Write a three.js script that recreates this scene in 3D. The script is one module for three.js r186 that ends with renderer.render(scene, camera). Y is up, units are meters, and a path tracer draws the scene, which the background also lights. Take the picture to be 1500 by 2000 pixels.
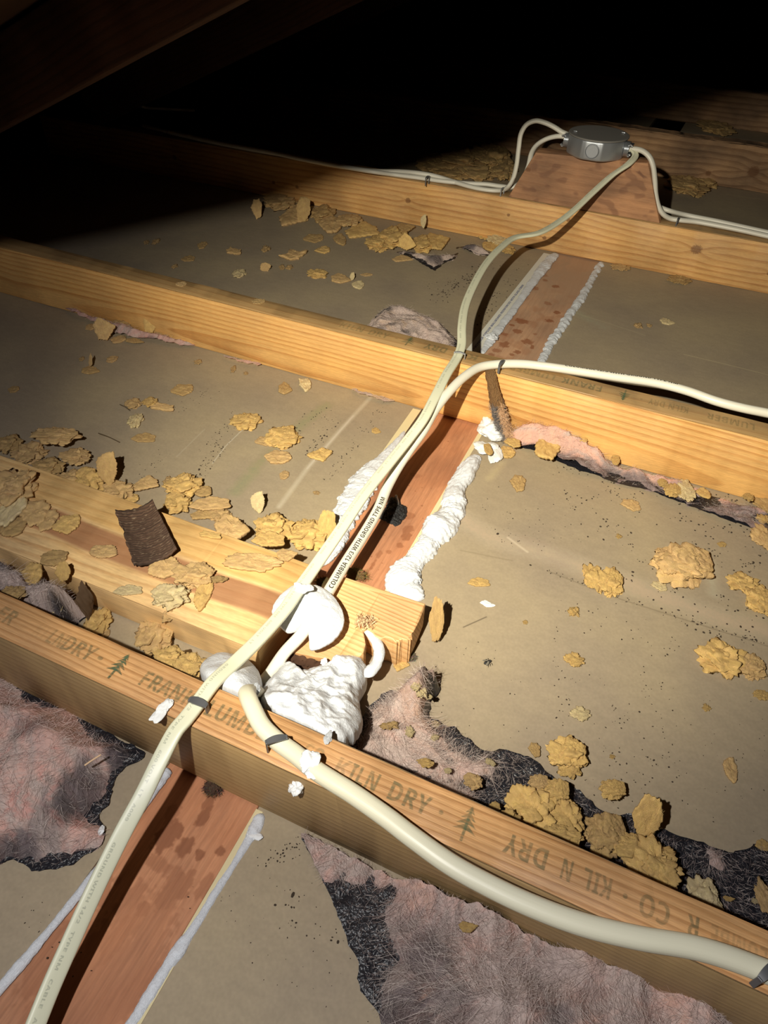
import * as THREE from 'three';
import { mergeGeometries, toCreasedNormals, mergeVertices } from 'three/addons/utils/BufferGeometryUtils.js';
import { RoundedBoxGeometry } from 'three/addons/geometries/RoundedBoxGeometry.js';
import { createNoise3D } from 'simplex-noise';

// ---------------------------------------------------------------- camera, light, exposure
const F = 1349.41883, CAM = new THREE.Vector3(0.2692917, 0.5578992, 0.19012215);
const camera = new THREE.PerspectiveCamera(2 * Math.atan(1000 / F) * 180 / Math.PI, 0.75, 0.01, 40);
camera.position.copy(CAM);
camera.rotation.set(-0.74704278, 0.40000686, 0.03739845, 'YXZ');
camera.updateMatrixWorld(true);
const scene = new THREE.Scene();
scene.background = new THREE.Color(0, 0, 0);
const renderer = new THREE.WebGLRenderer({ antialias: true });
renderer.toneMapping = THREE.LinearToneMapping;
renderer.toneMappingExposure = 0.8;
renderer.shadowMap.enabled = true;
// the one lamp of the place: a head torch above and left of the lens, a wide flood and a narrower warm beam from the same head
const LAMP = new THREE.Vector3(0.13, 0.68, 0.27);
function torch(name, color, intensity, angle, penumbra, aim) {
  const s = new THREE.SpotLight(new THREE.Color(...color), intensity, 0, angle * Math.PI / 180, penumbra, 2);
  s.name = name; s.position.copy(LAMP); s.target.position.set(...aim); s.castShadow = true; s.shadow.radius = 0.35;
  s.shadow.mapSize.set(2048, 2048); s.shadow.bias = -0.0005; s.shadow.camera.near = 0.02;
  scene.add(s, s.target);
}
torch('head_torch_flood', [1, 0.98, 0.96], 1.4, 66, 0.5, [0.16, 0, -0.45]);
torch('head_torch_beam', [1, 0.912, 0.69], 6.1, 34, 1, [0.07, 0.02, -0.62]);

// ---------------------------------------------------------------- helpers
let rs = 1;
const seed = (s) => { rs = s * 7919 + 13; };
const rnd = () => { rs = (rs + 0x6d2b79f5) | 0; let t = Math.imul(rs ^ (rs >>> 15), 1 | rs); t = (t + Math.imul(t ^ (t >>> 7), 61 | t)) ^ t; return ((t ^ (t >>> 14)) >>> 0) / 4294967296; };
const rr = (a, b) => a + (b - a) * rnd();
seed(5);
const N3 = createNoise3D(rnd);
const fbm = (x, y, z, o = 4) => { let s = 0, a = 0.5; for (let i = 0; i < o; i++) { s += a * N3(x, y, z); x *= 2.03; y *= 2.03; z *= 2.03; a *= 0.5; } return s; };
const clamp = (x, a = 0, b = 1) => Math.min(b, Math.max(a, x));
const sm = (a, b, x) => { const t = clamp((x - a) / (b - a)); return t * t * (3 - 2 * t); };
const lerp = (a, b, t) => a + (b - a) * t;
const V = (x, y, z) => new THREE.Vector3(x, y, z);
const lin = (r, g, b) => { const c = new THREE.Color(); c.setRGB(r / 255, g / 255, b / 255, THREE.SRGBColorSpace); return [c.r, c.g, c.b]; };
function ray(px, py) { return V((px - 750) / F, -(py - 1000) / F, -1).applyQuaternion(camera.quaternion); }
// the place at height y (or on the plane z) seen at a point of the photograph
function at(px, py, y = 0) { const d = ray(px, py); return CAM.clone().addScaledVector(d, (y - CAM.y) / d.y); }
function atz(px, py, z) { const d = ray(px, py); return CAM.clone().addScaledVector(d, (z - CAM.z) / d.z); }
const depthOf = (p) => -p.clone().applyMatrix4(camera.matrixWorldInverse).z;

const taken = new Map();
function numbered(n) { const k = taken.get(n) ?? 0; taken.set(n, k + 1); return k ? `${n}_${String(k).padStart(3, '0')}` : n; }
function tag(o, label, category, group, kind) {
  if (label) o.userData.label = label;
  if (category) o.userData.category = category;
  if (group) o.userData.group = group;
  if (kind) o.userData.kind = kind;
  return o;
}
function thing(name, label, category, pos = [0, 0, 0], group) {
  const o = new THREE.Group(); o.name = numbered(name); o.position.set(...pos); scene.add(o);
  return tag(o, label, category, group);
}
function mesh(name, geo, mat, parent = scene) {
  const m = new THREE.Mesh(geo, mat); m.castShadow = m.receiveShadow = true;
  m.name = parent === scene ? numbered(name) : name;
  parent.add(m); return m;
}
const solo = (name, geo, mat, label, category, group) => tag(mesh(name, geo, mat), label, category, group);
// moves a geometry built in world places so that its own base point is the origin, and puts the mesh there
function rebase(o) {
  const g = o.geometry; g.computeBoundingBox(); const b = g.boundingBox;
  const c = V((b.min.x + b.max.x) / 2, b.min.y, (b.min.z + b.max.z) / 2);
  g.translate(-c.x, -c.y, -c.z); o.position.add(c); return o;
}
function geoFrom(pos, idx, uv, col) {
  const g = new THREE.BufferGeometry();
  g.setAttribute('position', new THREE.Float32BufferAttribute(pos, 3));
  if (uv) g.setAttribute('uv', new THREE.Float32BufferAttribute(uv, 2));
  if (col) g.setAttribute('color', new THREE.Float32BufferAttribute(col, 3));
  g.setIndex(idx); g.computeVertexNormals(); return g;
}

// ---------------------------------------------------------------- textures
function dataTex(w, h, fn, srgb = true) {
  const d = new Uint8Array(w * h * 4);
  for (let y = 0; y < h; y++) for (let x = 0; x < w; x++) {
    const c = fn(x / w, y / h), i = (y * w + x) * 4;
    if (typeof c === 'number') d[i] = d[i + 1] = d[i + 2] = clamp(c) * 255; else { d[i] = clamp(c[0], 0, 255); d[i + 1] = clamp(c[1], 0, 255); d[i + 2] = clamp(c[2], 0, 255); }
    d[i + 3] = 255;
  }
  const t = new THREE.DataTexture(d, w, h); t.magFilter = t.minFilter = THREE.LinearFilter; t.wrapS = t.wrapT = THREE.MirroredRepeatWrapping;
  if (srgb) t.colorSpace = THREE.SRGBColorSpace; t.needsUpdate = true; return t;
}
const mix3 = (a, b, t) => [lerp(a[0], b[0], t), lerp(a[1], b[1], t), lerp(a[2], b[2], t)];
// sawn wood: u runs along the grain over `len` metres, v across over `wid` metres; returns colour and relief from one pattern
function wood(w, h, len, wid, o) {
  const bump = new Float32Array(w * h);
  const map = dataTex(w, h, (u, v) => {
    const x = u * len, y = v * wid, s = o.seed;
    let q = y + 0.012 * fbm(x * 1.6, y * 6, s, 2) + 0.0016 * fbm(x * 9, y * 60, s + 3, 2);
    if (o.arch) { const a = (x - o.arch[0]) / o.arch[1]; q = Math.sqrt((y - o.arch[2]) ** 2 + 0.00002 + (o.arch[3] * a) ** 2) + 0.35 * q; }
    let kn = 0;
    for (const k of o.knots ?? []) {
      const dx = (x - k[0]) * 0.75, dy = y - k[1], r = Math.hypot(dx, dy), g = Math.exp(-((r / (k[2] * 1.9)) ** 2));
      q += Math.sign(dy || 1) * g * k[2] * 0.9; kn = Math.max(kn, 1 - sm(k[2] * 0.55, k[2] * 1.0, r + 0.15 * k[2] * N3(x * 300, y * 300, s)));
    }
    const f = q / o.ring, t = f - Math.floor(f);
    const late = sm(0.35, 0.88, t) * (1 - sm(0.93, 1, t));
    const strong = 0.55 + 0.45 * fbm(x * 2, Math.floor(f) * 3.7, s + 9, 2);
    const fib = fbm(x * 22, y * 1100, s + 20, 2) + 0.6 * fbm(x * 90, y * 700, s + 30, 2);
    const mott = fbm(x * 7, y * 14, s + 40, 3);
    let c = mix3(o.a, o.b, clamp(late * strong * (o.contrast ?? 1)));
    if (o.streak) c = mix3(c, o.streak[0], sm(-1, 1, ((o.streak[2] - Math.abs(y + 0.006 * fbm(x * 3, 2, s, 2) - o.streak[1])) / 0.0035)) * (0.75 + 0.25 * late));
    const l = 1 + 0.10 * fib + (o.mottle ?? 0.13) * mott;
    c = [c[0] * l, c[1] * l, c[2] * l * (1 - 0.03 * mott)];
    if (kn > 0) c = mix3(c, [92, 56, 30], kn * 0.8 * (0.7 + 0.3 * Math.sin(Math.hypot(x, y) * 3000)));
    if (o.extra) c = o.extra(c, x, y);
    bump[Math.min(h - 1, Math.floor(v * h + 0.5)) * w + Math.min(w - 1, Math.floor(u * w + 0.5))] = clamp(0.5 + 0.28 * late * strong + 0.12 * fib);
    return c;
  });
  const b = dataTex(w, h, (u, v) => bump[Math.floor(v * h + 0.5) * w + Math.floor(u * w + 0.5)], false);
  return { map, bump: b };
}
const std = (o) => new THREE.MeshStandardMaterial({ roughness: 0.8, metalness: 0, ...o });
function woodMat(w, h, len, wid, o, rough = 0.62, relief = 0.0005, clone) {
  const t = wood(w, h, len, wid, o);
  return std({ map: t.map, bumpMap: t.bump, bumpScale: relief, roughness: rough });
}
const feltBump = dataTex(256, 256, (u, v) => 0.5 + 0.5 * fbm(u * 26, v * 26, 3.3, 4), false);
const fineBump = dataTex(256, 256, (u, v) => 0.5 + 0.6 * fbm(u * 14, v * 14, 8.1, 4), false);

// ---------------------------------------------------------------- shapes
// a length of sawn timber along x with eased edges: profile width w (z), height h (y); base at y = 0, near face at z = 0
// uv: u along the length in units of `len`, v in quarters: top 0..0.25, near face 0.25..0.75, far face and underside 0.75..1
function timber(x0, x1, h, w, r, len, o = {}) {
  const prof = [], pushArc = (cz, cy, a0, side) => { for (let k = 0; k <= 4; k++) { const a = (a0 + 90 * k / 4) * Math.PI / 180; prof.push([cz + r * Math.cos(a), cy + r * Math.sin(a)]); } };
  // near face is z = 0 (towards +z); go round from the near bottom edge
  pushArc(-r, r, -90); pushArc(-r, h - r, 0); pushArc(-w + r, h - r, 90); pushArc(-w + r, r, 180);
  const n = prof.length, seg = o.seg ?? Math.ceil((x1 - x0) / 0.01), pos = [], uv = [], idx = [];
  const vOf = (z, y, k) => {
    if (k < 5 && k >= 2 || k >= 5 && k < 7) return 0.25 + 0.5 * (y / h);
    if (k >= 7 && k <= 12) return 0.25 * clamp(-z / w);
    if (k > 12 && k <= 17) return 0.75 + 0.25 * (1 - y / h);
    return 0.9 + 0.1 * clamp(-z / w);
  };
  for (let i = 0; i <= seg; i++) {
    const x = lerp(x0, x1, i / seg);
    for (let k = 0; k <= n; k++) {
      let [z, y] = prof[k % n];
      const e = o.rough ?? 0.0004, wob = fbm(x * 14, k * 0.7, (o.seed ?? 1) + 2, 2) * e;
      const bow = (o.bow ? o.bow(x, y, z) : [0, 0]);
      pos.push(x, y + (k >= 5 && k < 15 ? wob : 0) + bow[0], z + (k < 10 ? wob : -wob) + bow[1]);
      uv.push((x - (o.u0 ?? 0)) / len, vOf(z, y, k % n));
    }
  }
  for (let i = 0; i < seg; i++) for (let k = 0; k < n; k++) { const a = i * (n + 1) + k, b = a + n + 1; idx.push(a, b, a + 1, b, b + 1, a + 1); }
  for (const [i, flip] of [[0, 1], [seg, 0]]) {
    const c = pos.length / 3, x = lerp(x0, x1, i / seg); pos.push(x, h / 2, -w / 2); uv.push(0.1, 0.5);
    for (let k = 0; k <= n; k++) { pos.push(pos[(i * (n + 1) + k) * 3], pos[(i * (n + 1) + k) * 3 + 1], pos[(i * (n + 1) + k) * 3 + 2]); uv.push(0.1 + 0.02 * prof[k % n][0] / w, 0.3 + 0.3 * prof[k % n][1] / h); }
    for (let k = 0; k < n; k++) flip ? idx.push(c, c + k + 1, c + k + 2) : idx.push(c, c + k + 2, c + k + 1);
  }
  const g = geoFrom(pos, idx, uv);
  return toCreasedNormals(g, 0.6);
}
// a cable swept along points [px, py, y, twist?] or vectors: half widths a (across) and b (up)
function sweep(points, a, b, o = {}) {
  const P = points.map((p) => p.isVector3 ? p : p.length > 4 ? atz(p[0], p[1], p[4]) : at(p[0], p[1], p[2]));
  const tw = points.map((p) => (p.isVector3 ? 0 : (p[3] ?? 0)) * Math.PI / 180);
  const c = new THREE.CatmullRomCurve3(P, false, 'centripetal'), L = c.getLength(), n = Math.max(24, Math.ceil(L / (o.step ?? 0.0025))), m = (o.m ?? 20) + 8;
  c.arcLengthDivisions = 600; c.updateArcLengths();
  const pos = [], uv = [], idx = [], up = V(0, 1, 0);
  let prevS = null;
  for (let i = 0; i <= n; i++) {
    const t = c.getUtoTmapping(i / n), p = c.getPoint(t), T = c.getTangent(t);
    let S = T.clone().cross(up);
    if (S.length() < 0.25 && prevS) S = prevS.clone().addScaledVector(T, -prevS.dot(T));
    S.normalize(); if (prevS) { S.lerp(prevS, 0.6); S.addScaledVector(T, -S.dot(T)).normalize(); } prevS = S.clone();
    const U = S.clone().cross(T).normalize();
    const ft = t * (P.length - 1), k = Math.min(P.length - 2, Math.floor(ft)), w = lerp(tw[k], tw[k + 1], ft - k);
    const S2 = S.clone().multiplyScalar(Math.cos(w)).addScaledVector(U, Math.sin(w)), U2 = U.clone().multiplyScalar(Math.cos(w)).addScaledVector(S, -Math.sin(w));
    for (let j = 0; j <= m; j++) {
      const an = j / m * 2 * Math.PI, e = o.flat ?? 1, cs = Math.cos(an), sn = Math.sin(an);
      const x = a * Math.sign(cs) * Math.abs(cs) ** e, y = b * Math.sign(sn) * Math.abs(sn) ** e;
      let q = 1; if (o.lobes) q = 1 - o.lobes * (0.5 + 0.5 * Math.cos(2 * an + Math.PI)) * 1;
      const lum = 1 + (o.lump ?? 0) * fbm(i * 0.05, 3, (o.seed ?? 1) * 7.7, 2);
      pos.push(p.x + (S2.x * x + U2.x * y * q) * lum, p.y + (S2.y * x + U2.y * y * q) * lum, p.z + (S2.z * x + U2.z * y * q) * lum);
      uv.push(L * i / n, j / m);
    }
  }
  for (let i = 0; i < n; i++) for (let j = 0; j < m; j++) { const A = i * (m + 1) + j, B = A + m + 1; idx.push(A, A + 1, B, B, A + 1, B + 1); }
  for (const e of [0, n]) { const cI = pos.length / 3, p = c.getPoint(e / n); pos.push(p.x, p.y, p.z); uv.push(L * e / n, 0.1); for (let j = 0; j < m; j++) { const A = e * (m + 1) + j; e ? idx.push(cI, A, A + 1) : idx.push(cI, A + 1, A); } }
  const g = geoFrom(pos, idx, uv); g.userData = { length: L }; return g;
}
// smooth closed outline through points (world x, z)
function outline(pts, n, rough = 0, s = 1) {
  const c = new THREE.CatmullRomCurve3(pts.map((p) => V(p.x, 0, p.z)), true, 'centripetal'), out = [];
  for (let i = 0; i < n; i++) { const p = c.getPointAt(i / n); const a = i / n * 2 * Math.PI; const k = rough * (fbm(Math.cos(a) * 5, Math.sin(a) * 5, s, 4) + 0.5 * fbm(Math.cos(a) * 23, Math.sin(a) * 23, s, 2)); out.push([p.x, p.z, k]); }
  return out;
}
// a low dome over a star-shaped outline; prof(t) is its height from the middle (t = 0) to the rim (t = 1)
function dome(center, rim, rings, height, prof, bumpy, base, under = 0) {
  const pos = [], idx = [], uv = [], n = rim.length;
  const put = (x, y, z) => { pos.push(x, y, z); uv.push(x * 20, z * 20); };
  const yAt = (x, z, t) => base + height * prof(t) + bumpy(x, z, t);
  put(center.x, yAt(center.x, center.z, 0), center.z);
  for (let r = 1; r <= rings; r++) for (let i = 0; i < n; i++) {
    const t = r / rings, ex = rim[i][0] - center.x, ez = rim[i][1] - center.z, l = Math.hypot(ex, ez), q = t * (1 + rim[i][2] * t / l);
    const x = center.x + ex * q, z = center.z + ez * q; put(x, yAt(x, z, t), z);
  }
  for (let i = 0; i < n; i++) idx.push(0, 1 + (i + 1) % n, 1 + i);
  for (let r = 1; r < rings; r++) for (let i = 0; i < n; i++) { const a = 1 + (r - 1) * n + i, b = 1 + (r - 1) * n + (i + 1) % n, c = a + n, d = b + n; idx.push(a, b, c, b, d, c); }
  const first = 1 + (rings - 1) * n, low = pos.length / 3;
  for (let i = 0; i < n; i++) { const k = (first + i) * 3; put(lerp(center.x, pos[k], 0.93), base - under, lerp(center.z, pos[k + 2], 0.93)); }
  for (let i = 0; i < n; i++) { const a = first + i, b = first + (i + 1) % n, c = low + i, d = low + (i + 1) % n; idx.push(a, b, c, b, d, c); }
  const cI = pos.length / 3; put(center.x, base - under, center.z);
  for (let i = 0; i < n; i++) idx.push(cI, low + i, low + (i + 1) % n);
  const g = geoFrom(pos, idx, uv);
  // normals must face up on top: flip the winding if they do not
  if (g.attributes.normal.getY(0) < 0) { const I = g.index.array; for (let i = 0; i < I.length; i += 3) { const t = I[i]; I[i] = I[i + 1]; I[i + 1] = t; } g.computeVertexNormals(); }
  return g;
}
// thin loose fibres as tapering ribbons; at(i) gives [point, direction, length, colour]
function fibres(n, make, width = 0.00018) {
  const pos = [], idx = [], col = [];
  for (let i = 0; i < n; i++) {
    const f = make(i); if (!f) continue;
    const [p, d, len, c, curl = 0.5] = f, S = 4;
    const side = V(rnd() - 0.5, rnd() - 0.5, rnd() - 0.5).cross(d).normalize(), bend = V(rnd() - 0.5, (rnd() - 0.5) * 0.6, rnd() - 0.5).multiplyScalar(curl * len);
    const b0 = pos.length / 3;
    for (let k = 0; k <= S; k++) {
      const t = k / S, q = p.clone().addScaledVector(d, len * (t - 0.5)).addScaledVector(bend, t * t), w = width * (0.4 + 0.6 * Math.sin(Math.PI * (0.1 + 0.85 * t)));
      pos.push(q.x - side.x * w, q.y - side.y * w, q.z - side.z * w, q.x + side.x * w, q.y + side.y * w, q.z + side.z * w);
      col.push(...c, ...c);
    }
    for (let k = 0; k < S; k++) { const a = b0 + 2 * k; idx.push(a, a + 1, a + 2, a + 1, a + 3, a + 2); }
  }
  return geoFrom(pos, idx, null, col);
}

// ---------------------------------------------------------------- the setting: plasterboard seen from above, roof, walls
const planarUV = (g, fn) => { const p = g.attributes.position, uv = new Float32Array(p.count * 2); for (let i = 0; i < p.count; i++) { const q = fn(p.getX(i), p.getY(i), p.getZ(i)); uv[2 * i] = q[0]; uv[2 * i + 1] = q[1]; } g.setAttribute('uv', new THREE.BufferAttribute(uv, 2)); return g; };
const FX = -1.05, FZ = -1.35, FS = 1.65;
function boardPaper() {
  const n = 2048, c = document.createElement('canvas'); c.width = c.height = n; const g = c.getContext('2d'), im = g.createImageData(n, n);
  for (let y = 0; y < n; y++) for (let x = 0; x < n; x++) {
    const X = x / n * FS, Y = y / n * FS, i = (y * n + x) * 4;
    const m = fbm(X * 5, Y * 5, 1.7, 3), f = fbm(X * 260, Y * 260, 4.4, 2), k = fbm(X * 40, Y * 90, 9.1, 2);
    const l = 1 + 0.09 * m + 0.05 * f + 0.035 * k;
    im.data[i] = clamp(157 * l, 0, 255); im.data[i + 1] = clamp(142 * l, 0, 255); im.data[i + 2] = clamp((119 - 5 * m) * l, 0, 255); im.data[i + 3] = 255;
  }
  g.putImageData(im, 0, 0);
  const M = n / FS, pt = (p) => { const w = at(p[0], p[1], 0); return [(w.x - FX) * M, (w.z - FZ) * M]; };
  g.lineCap = g.lineJoin = 'round';
  const stroke = (pts, mm, rgb, alpha, soft = 5) => {
    for (let k = soft; k >= 1; k--) { g.strokeStyle = `rgba(${rgb},${alpha / soft})`; g.lineWidth = mm / 1000 * M * k / soft; g.beginPath(); pts.map(pt).forEach((p, i) => i ? g.lineTo(p[0], p[1]) : g.moveTo(p[0], p[1])); g.stroke(); }
  };
  stroke([[545, 990], [600, 915], [660, 845], [722, 778]], 9, '205,198,184', 0.55);
  stroke([[600, 915], [690, 812]], 4, '215,208,196', 0.4);
  stroke([[880, 1000], [960, 1050], [1080, 1085], [1250, 1150], [1400, 1205], [1500, 1235]], 40, '200,186,160', 0.4, 9);
  stroke([[900, 1075], [1000, 1095]], 3, '110,96,76', 0.4);
  stroke([[1070, 1115], [1190, 1163], [1330, 1208], [1500, 1262]], 2, '96,82,62', 0.5);
  stroke([[992, 1050], [1030, 1078]], 4, '212,200,172', 0.7);
  stroke([[955, 935], [980, 905]], 16, '206,190,150', 0.35, 7);
  stroke([[1385, 1100], [1395, 1160]], 20, '196,186,170', 0.35, 7);
  stroke([[1336, 692], [1420, 712], [1500, 732]], 3, '200,186,150', 0.65);
  stroke([[1120, 610], [1190, 632], [1260, 655]], 4, '190,176,140', 0.45);
  stroke([[1130, 612], [1180, 640]], 30, '176,164,128', 0.25, 7);
  stroke([[415, 905], [440, 872], [475, 838]], 1.6, '214,208,196', 0.7, 2);
  stroke([[345, 892], [400, 838]], 1.4, '196,186,170', 0.45, 2);
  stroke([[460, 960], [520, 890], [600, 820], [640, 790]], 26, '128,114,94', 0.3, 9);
  stroke([[905, 1225], [950, 1205]], 0.9, '70,60,48', 0.8, 1);
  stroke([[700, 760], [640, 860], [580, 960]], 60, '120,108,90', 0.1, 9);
  const t = new THREE.CanvasTexture(c); t.colorSpace = THREE.SRGBColorSpace; t.wrapS = t.wrapT = THREE.MirroredRepeatWrapping; return t;
}
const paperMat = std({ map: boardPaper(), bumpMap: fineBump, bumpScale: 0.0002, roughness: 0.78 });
const cream = std({ color: '#d8caa0', roughness: 0.85 }), white = std({ color: '#dcdad0', roughness: 0.8 });
// edges of the plate below the boards: two lengths that do not quite line up
const EL = [[0.9, -0.006], [0.2, 0.0], [-0.3, 0.0], [-0.6, -0.006]], ER = [[0.9, 0.092], [0.2, 0.0905], [-0.3, 0.086], [-0.6, 0.085]];
const FL = [[-0.6, 0.0115], [-1.23, 0.0275], [-6, 0.12]], FR = [[-0.6, 0.1115], [-1.23, 0.1225], [-6, 0.21]];
function sheet(pts) {
  const s = new THREE.Shape(pts.map(([z, x]) => new THREE.Vector2(x, -z)));
  const g = new THREE.ExtrudeGeometry(s, { depth: 0.0127, bevelEnabled: false }); g.rotateX(-Math.PI / 2); g.translate(0, -0.0127, 0);
  return planarUV(g, (x, y, z) => [(x - FX) / FS, 1 - (z - FZ) / FS]);
}
const floorL = tag(mesh('floor', sheet([[0.9, -1.75], ...EL, ...FL, [-6, -1.75]]), paperMat), 'grey-brown plasterboard back left of the wall plate', null, null, 'structure');
const floorR = tag(mesh('floor', sheet([...ER, ...FR, [-6, 2.2], [0.9, 2.2]]), paperMat), 'grey-brown plasterboard back right of the wall plate', null, null, 'structure');
function strip(parent, p, q, w, mat, h = 0.0006) {   // taped edge of a board: a thin raised strip from p to q, w wide to the side of the board
  const a = V(p[1], 0, p[0]), b = V(q[1], 0, q[0]), L = a.distanceTo(b), g = new RoundedBoxGeometry(L, h, Math.abs(w), 1, h * 0.4);
  const m = mesh('paper_edge', g, mat, parent), d = b.clone().sub(a).normalize(), s = V(d.z, 0, -d.x);
  m.position.copy(a).add(b).multiplyScalar(0.5).addScaledVector(s, w / 2); m.position.y = h / 2; m.rotation.y = Math.atan2(-d.z, d.x); return [m, a, d, s, L];
}
strip(floorR, [0.42, 0.0915], [0.002, 0.0875], -0.0065, cream);
strip(floorR, [-0.24, 0.086], [-0.578, 0.085], -0.006, cream);
strip(floorL, [-0.3, 0.0], [-0.58, -0.0055], 0.012, cream);
const tape = strip(floorL, [-0.625, 0.012], [-1.21, 0.027], 0.02, white);

// roof: rafters of each truss carry the deck; five trusses, pitched five in twelve
const SLOPE = 0.42, EAVE = 0.557;
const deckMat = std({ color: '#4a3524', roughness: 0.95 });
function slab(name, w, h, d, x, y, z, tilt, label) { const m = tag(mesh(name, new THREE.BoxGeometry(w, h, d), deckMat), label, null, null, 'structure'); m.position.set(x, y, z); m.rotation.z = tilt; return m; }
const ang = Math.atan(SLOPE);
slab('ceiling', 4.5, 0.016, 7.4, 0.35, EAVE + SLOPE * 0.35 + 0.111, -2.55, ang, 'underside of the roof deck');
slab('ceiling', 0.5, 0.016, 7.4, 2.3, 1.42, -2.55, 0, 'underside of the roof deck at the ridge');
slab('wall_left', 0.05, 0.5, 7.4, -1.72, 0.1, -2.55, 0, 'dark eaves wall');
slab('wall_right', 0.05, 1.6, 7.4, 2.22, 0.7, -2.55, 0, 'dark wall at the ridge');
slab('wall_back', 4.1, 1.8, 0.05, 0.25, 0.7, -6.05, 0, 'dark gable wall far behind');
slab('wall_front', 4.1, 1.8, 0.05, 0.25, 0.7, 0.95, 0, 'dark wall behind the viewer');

// ---------------------------------------------------------------- timber
const pine = { a: [208, 160, 102], b: [160, 106, 58], ring: 0.0062, seed: 3 };
const dusty = (c, x, y) => mix3(c, [146, 122, 88], 0.6 * (1 - sm(0.037, 0.041, y)));
const J1m = woodMat(2048, 512, 1.2, 0.16, { a: [205, 158, 108], b: [158, 110, 66], ring: 0.0058, seed: 3.3, contrast: 0.9, extra: (c, x, y) => mix3(c, [148, 130, 92], 0.62 * sm(0.039, 0.042, y)) }, 0.5, 0.0006);
const J2m = woodMat(2048, 512, 1.3, 0.16, { a: [220, 172, 106], b: [178, 118, 60], ring: 0.0085, seed: 17.1, contrast: 0.8, arch: [0.55, 1.15, 0.062, 0.06], mottle: 0.08, extra: dusty }, 0.58, 0.001);
const J3m = woodMat(2048, 512, 1.3, 0.16, { a: [214, 168, 108], b: [168, 112, 62], ring: 0.0095, seed: 31.7, contrast: 0.8, knots: [[0.30, 0.083, 0.006], [0.60, 0.062, 0.004], [0.885, 0.09, 0.009], [0.64, 0.10, 0.004], [1.02, 0.073, 0.004], [0.52, 0.09, 0.003], [0.03, 0.07, 0.004]], extra: dusty }, 0.6, 0.001);
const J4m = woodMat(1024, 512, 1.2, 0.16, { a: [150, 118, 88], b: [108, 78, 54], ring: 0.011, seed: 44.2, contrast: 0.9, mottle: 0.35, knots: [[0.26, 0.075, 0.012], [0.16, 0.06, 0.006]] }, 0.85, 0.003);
function joist(mat, z, h, label, o) { const m = solo('ceiling_joist', timber(-1.3, 1.5, h, 0.037, 0.0028, o.len, o), mat, label, 'joist'); m.position.z = z; return m; }
const J1 = joist(J1m, 0, 0.089, 'nearest pine ceiling joist, green stamped lettering along its top, two cables stapled across it', { len: 1.2, u0: -0.6, seed: 2, bow: (x, y, z) => [0, 0] });
const J2 = joist(J2m, -0.583, 0.089, 'bright yellow pine ceiling joist second from the viewer, brightest lit, with bold curving grain', { len: 1.3, u0: -0.75, seed: 5 });
const J3 = joist(J3m, -1.223, 0.09, 'knotty third pine ceiling joist carrying the brown block and round metal box', { len: 1.3, u0: -0.6, seed: 9 });
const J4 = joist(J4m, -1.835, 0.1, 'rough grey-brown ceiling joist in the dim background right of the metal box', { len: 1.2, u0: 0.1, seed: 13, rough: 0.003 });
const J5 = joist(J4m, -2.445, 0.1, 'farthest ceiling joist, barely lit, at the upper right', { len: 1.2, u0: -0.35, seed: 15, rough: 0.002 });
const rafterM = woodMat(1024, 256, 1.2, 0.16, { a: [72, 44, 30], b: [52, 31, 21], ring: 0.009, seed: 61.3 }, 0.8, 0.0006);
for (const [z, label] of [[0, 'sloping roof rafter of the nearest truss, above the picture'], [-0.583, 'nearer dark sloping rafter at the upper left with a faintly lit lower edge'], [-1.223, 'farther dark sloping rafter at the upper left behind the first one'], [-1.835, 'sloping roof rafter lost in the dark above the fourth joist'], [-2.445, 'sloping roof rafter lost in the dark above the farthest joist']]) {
  const m = solo('roof_rafter', timber(-1.12 / Math.cos(ang), 2.0, 0.089, 0.037, 0.0028, 1.2, { seed: 7 - z }), rafterM, label, 'rafter'); m.position.set(0, EAVE, z); m.rotation.z = ang;
}
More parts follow.
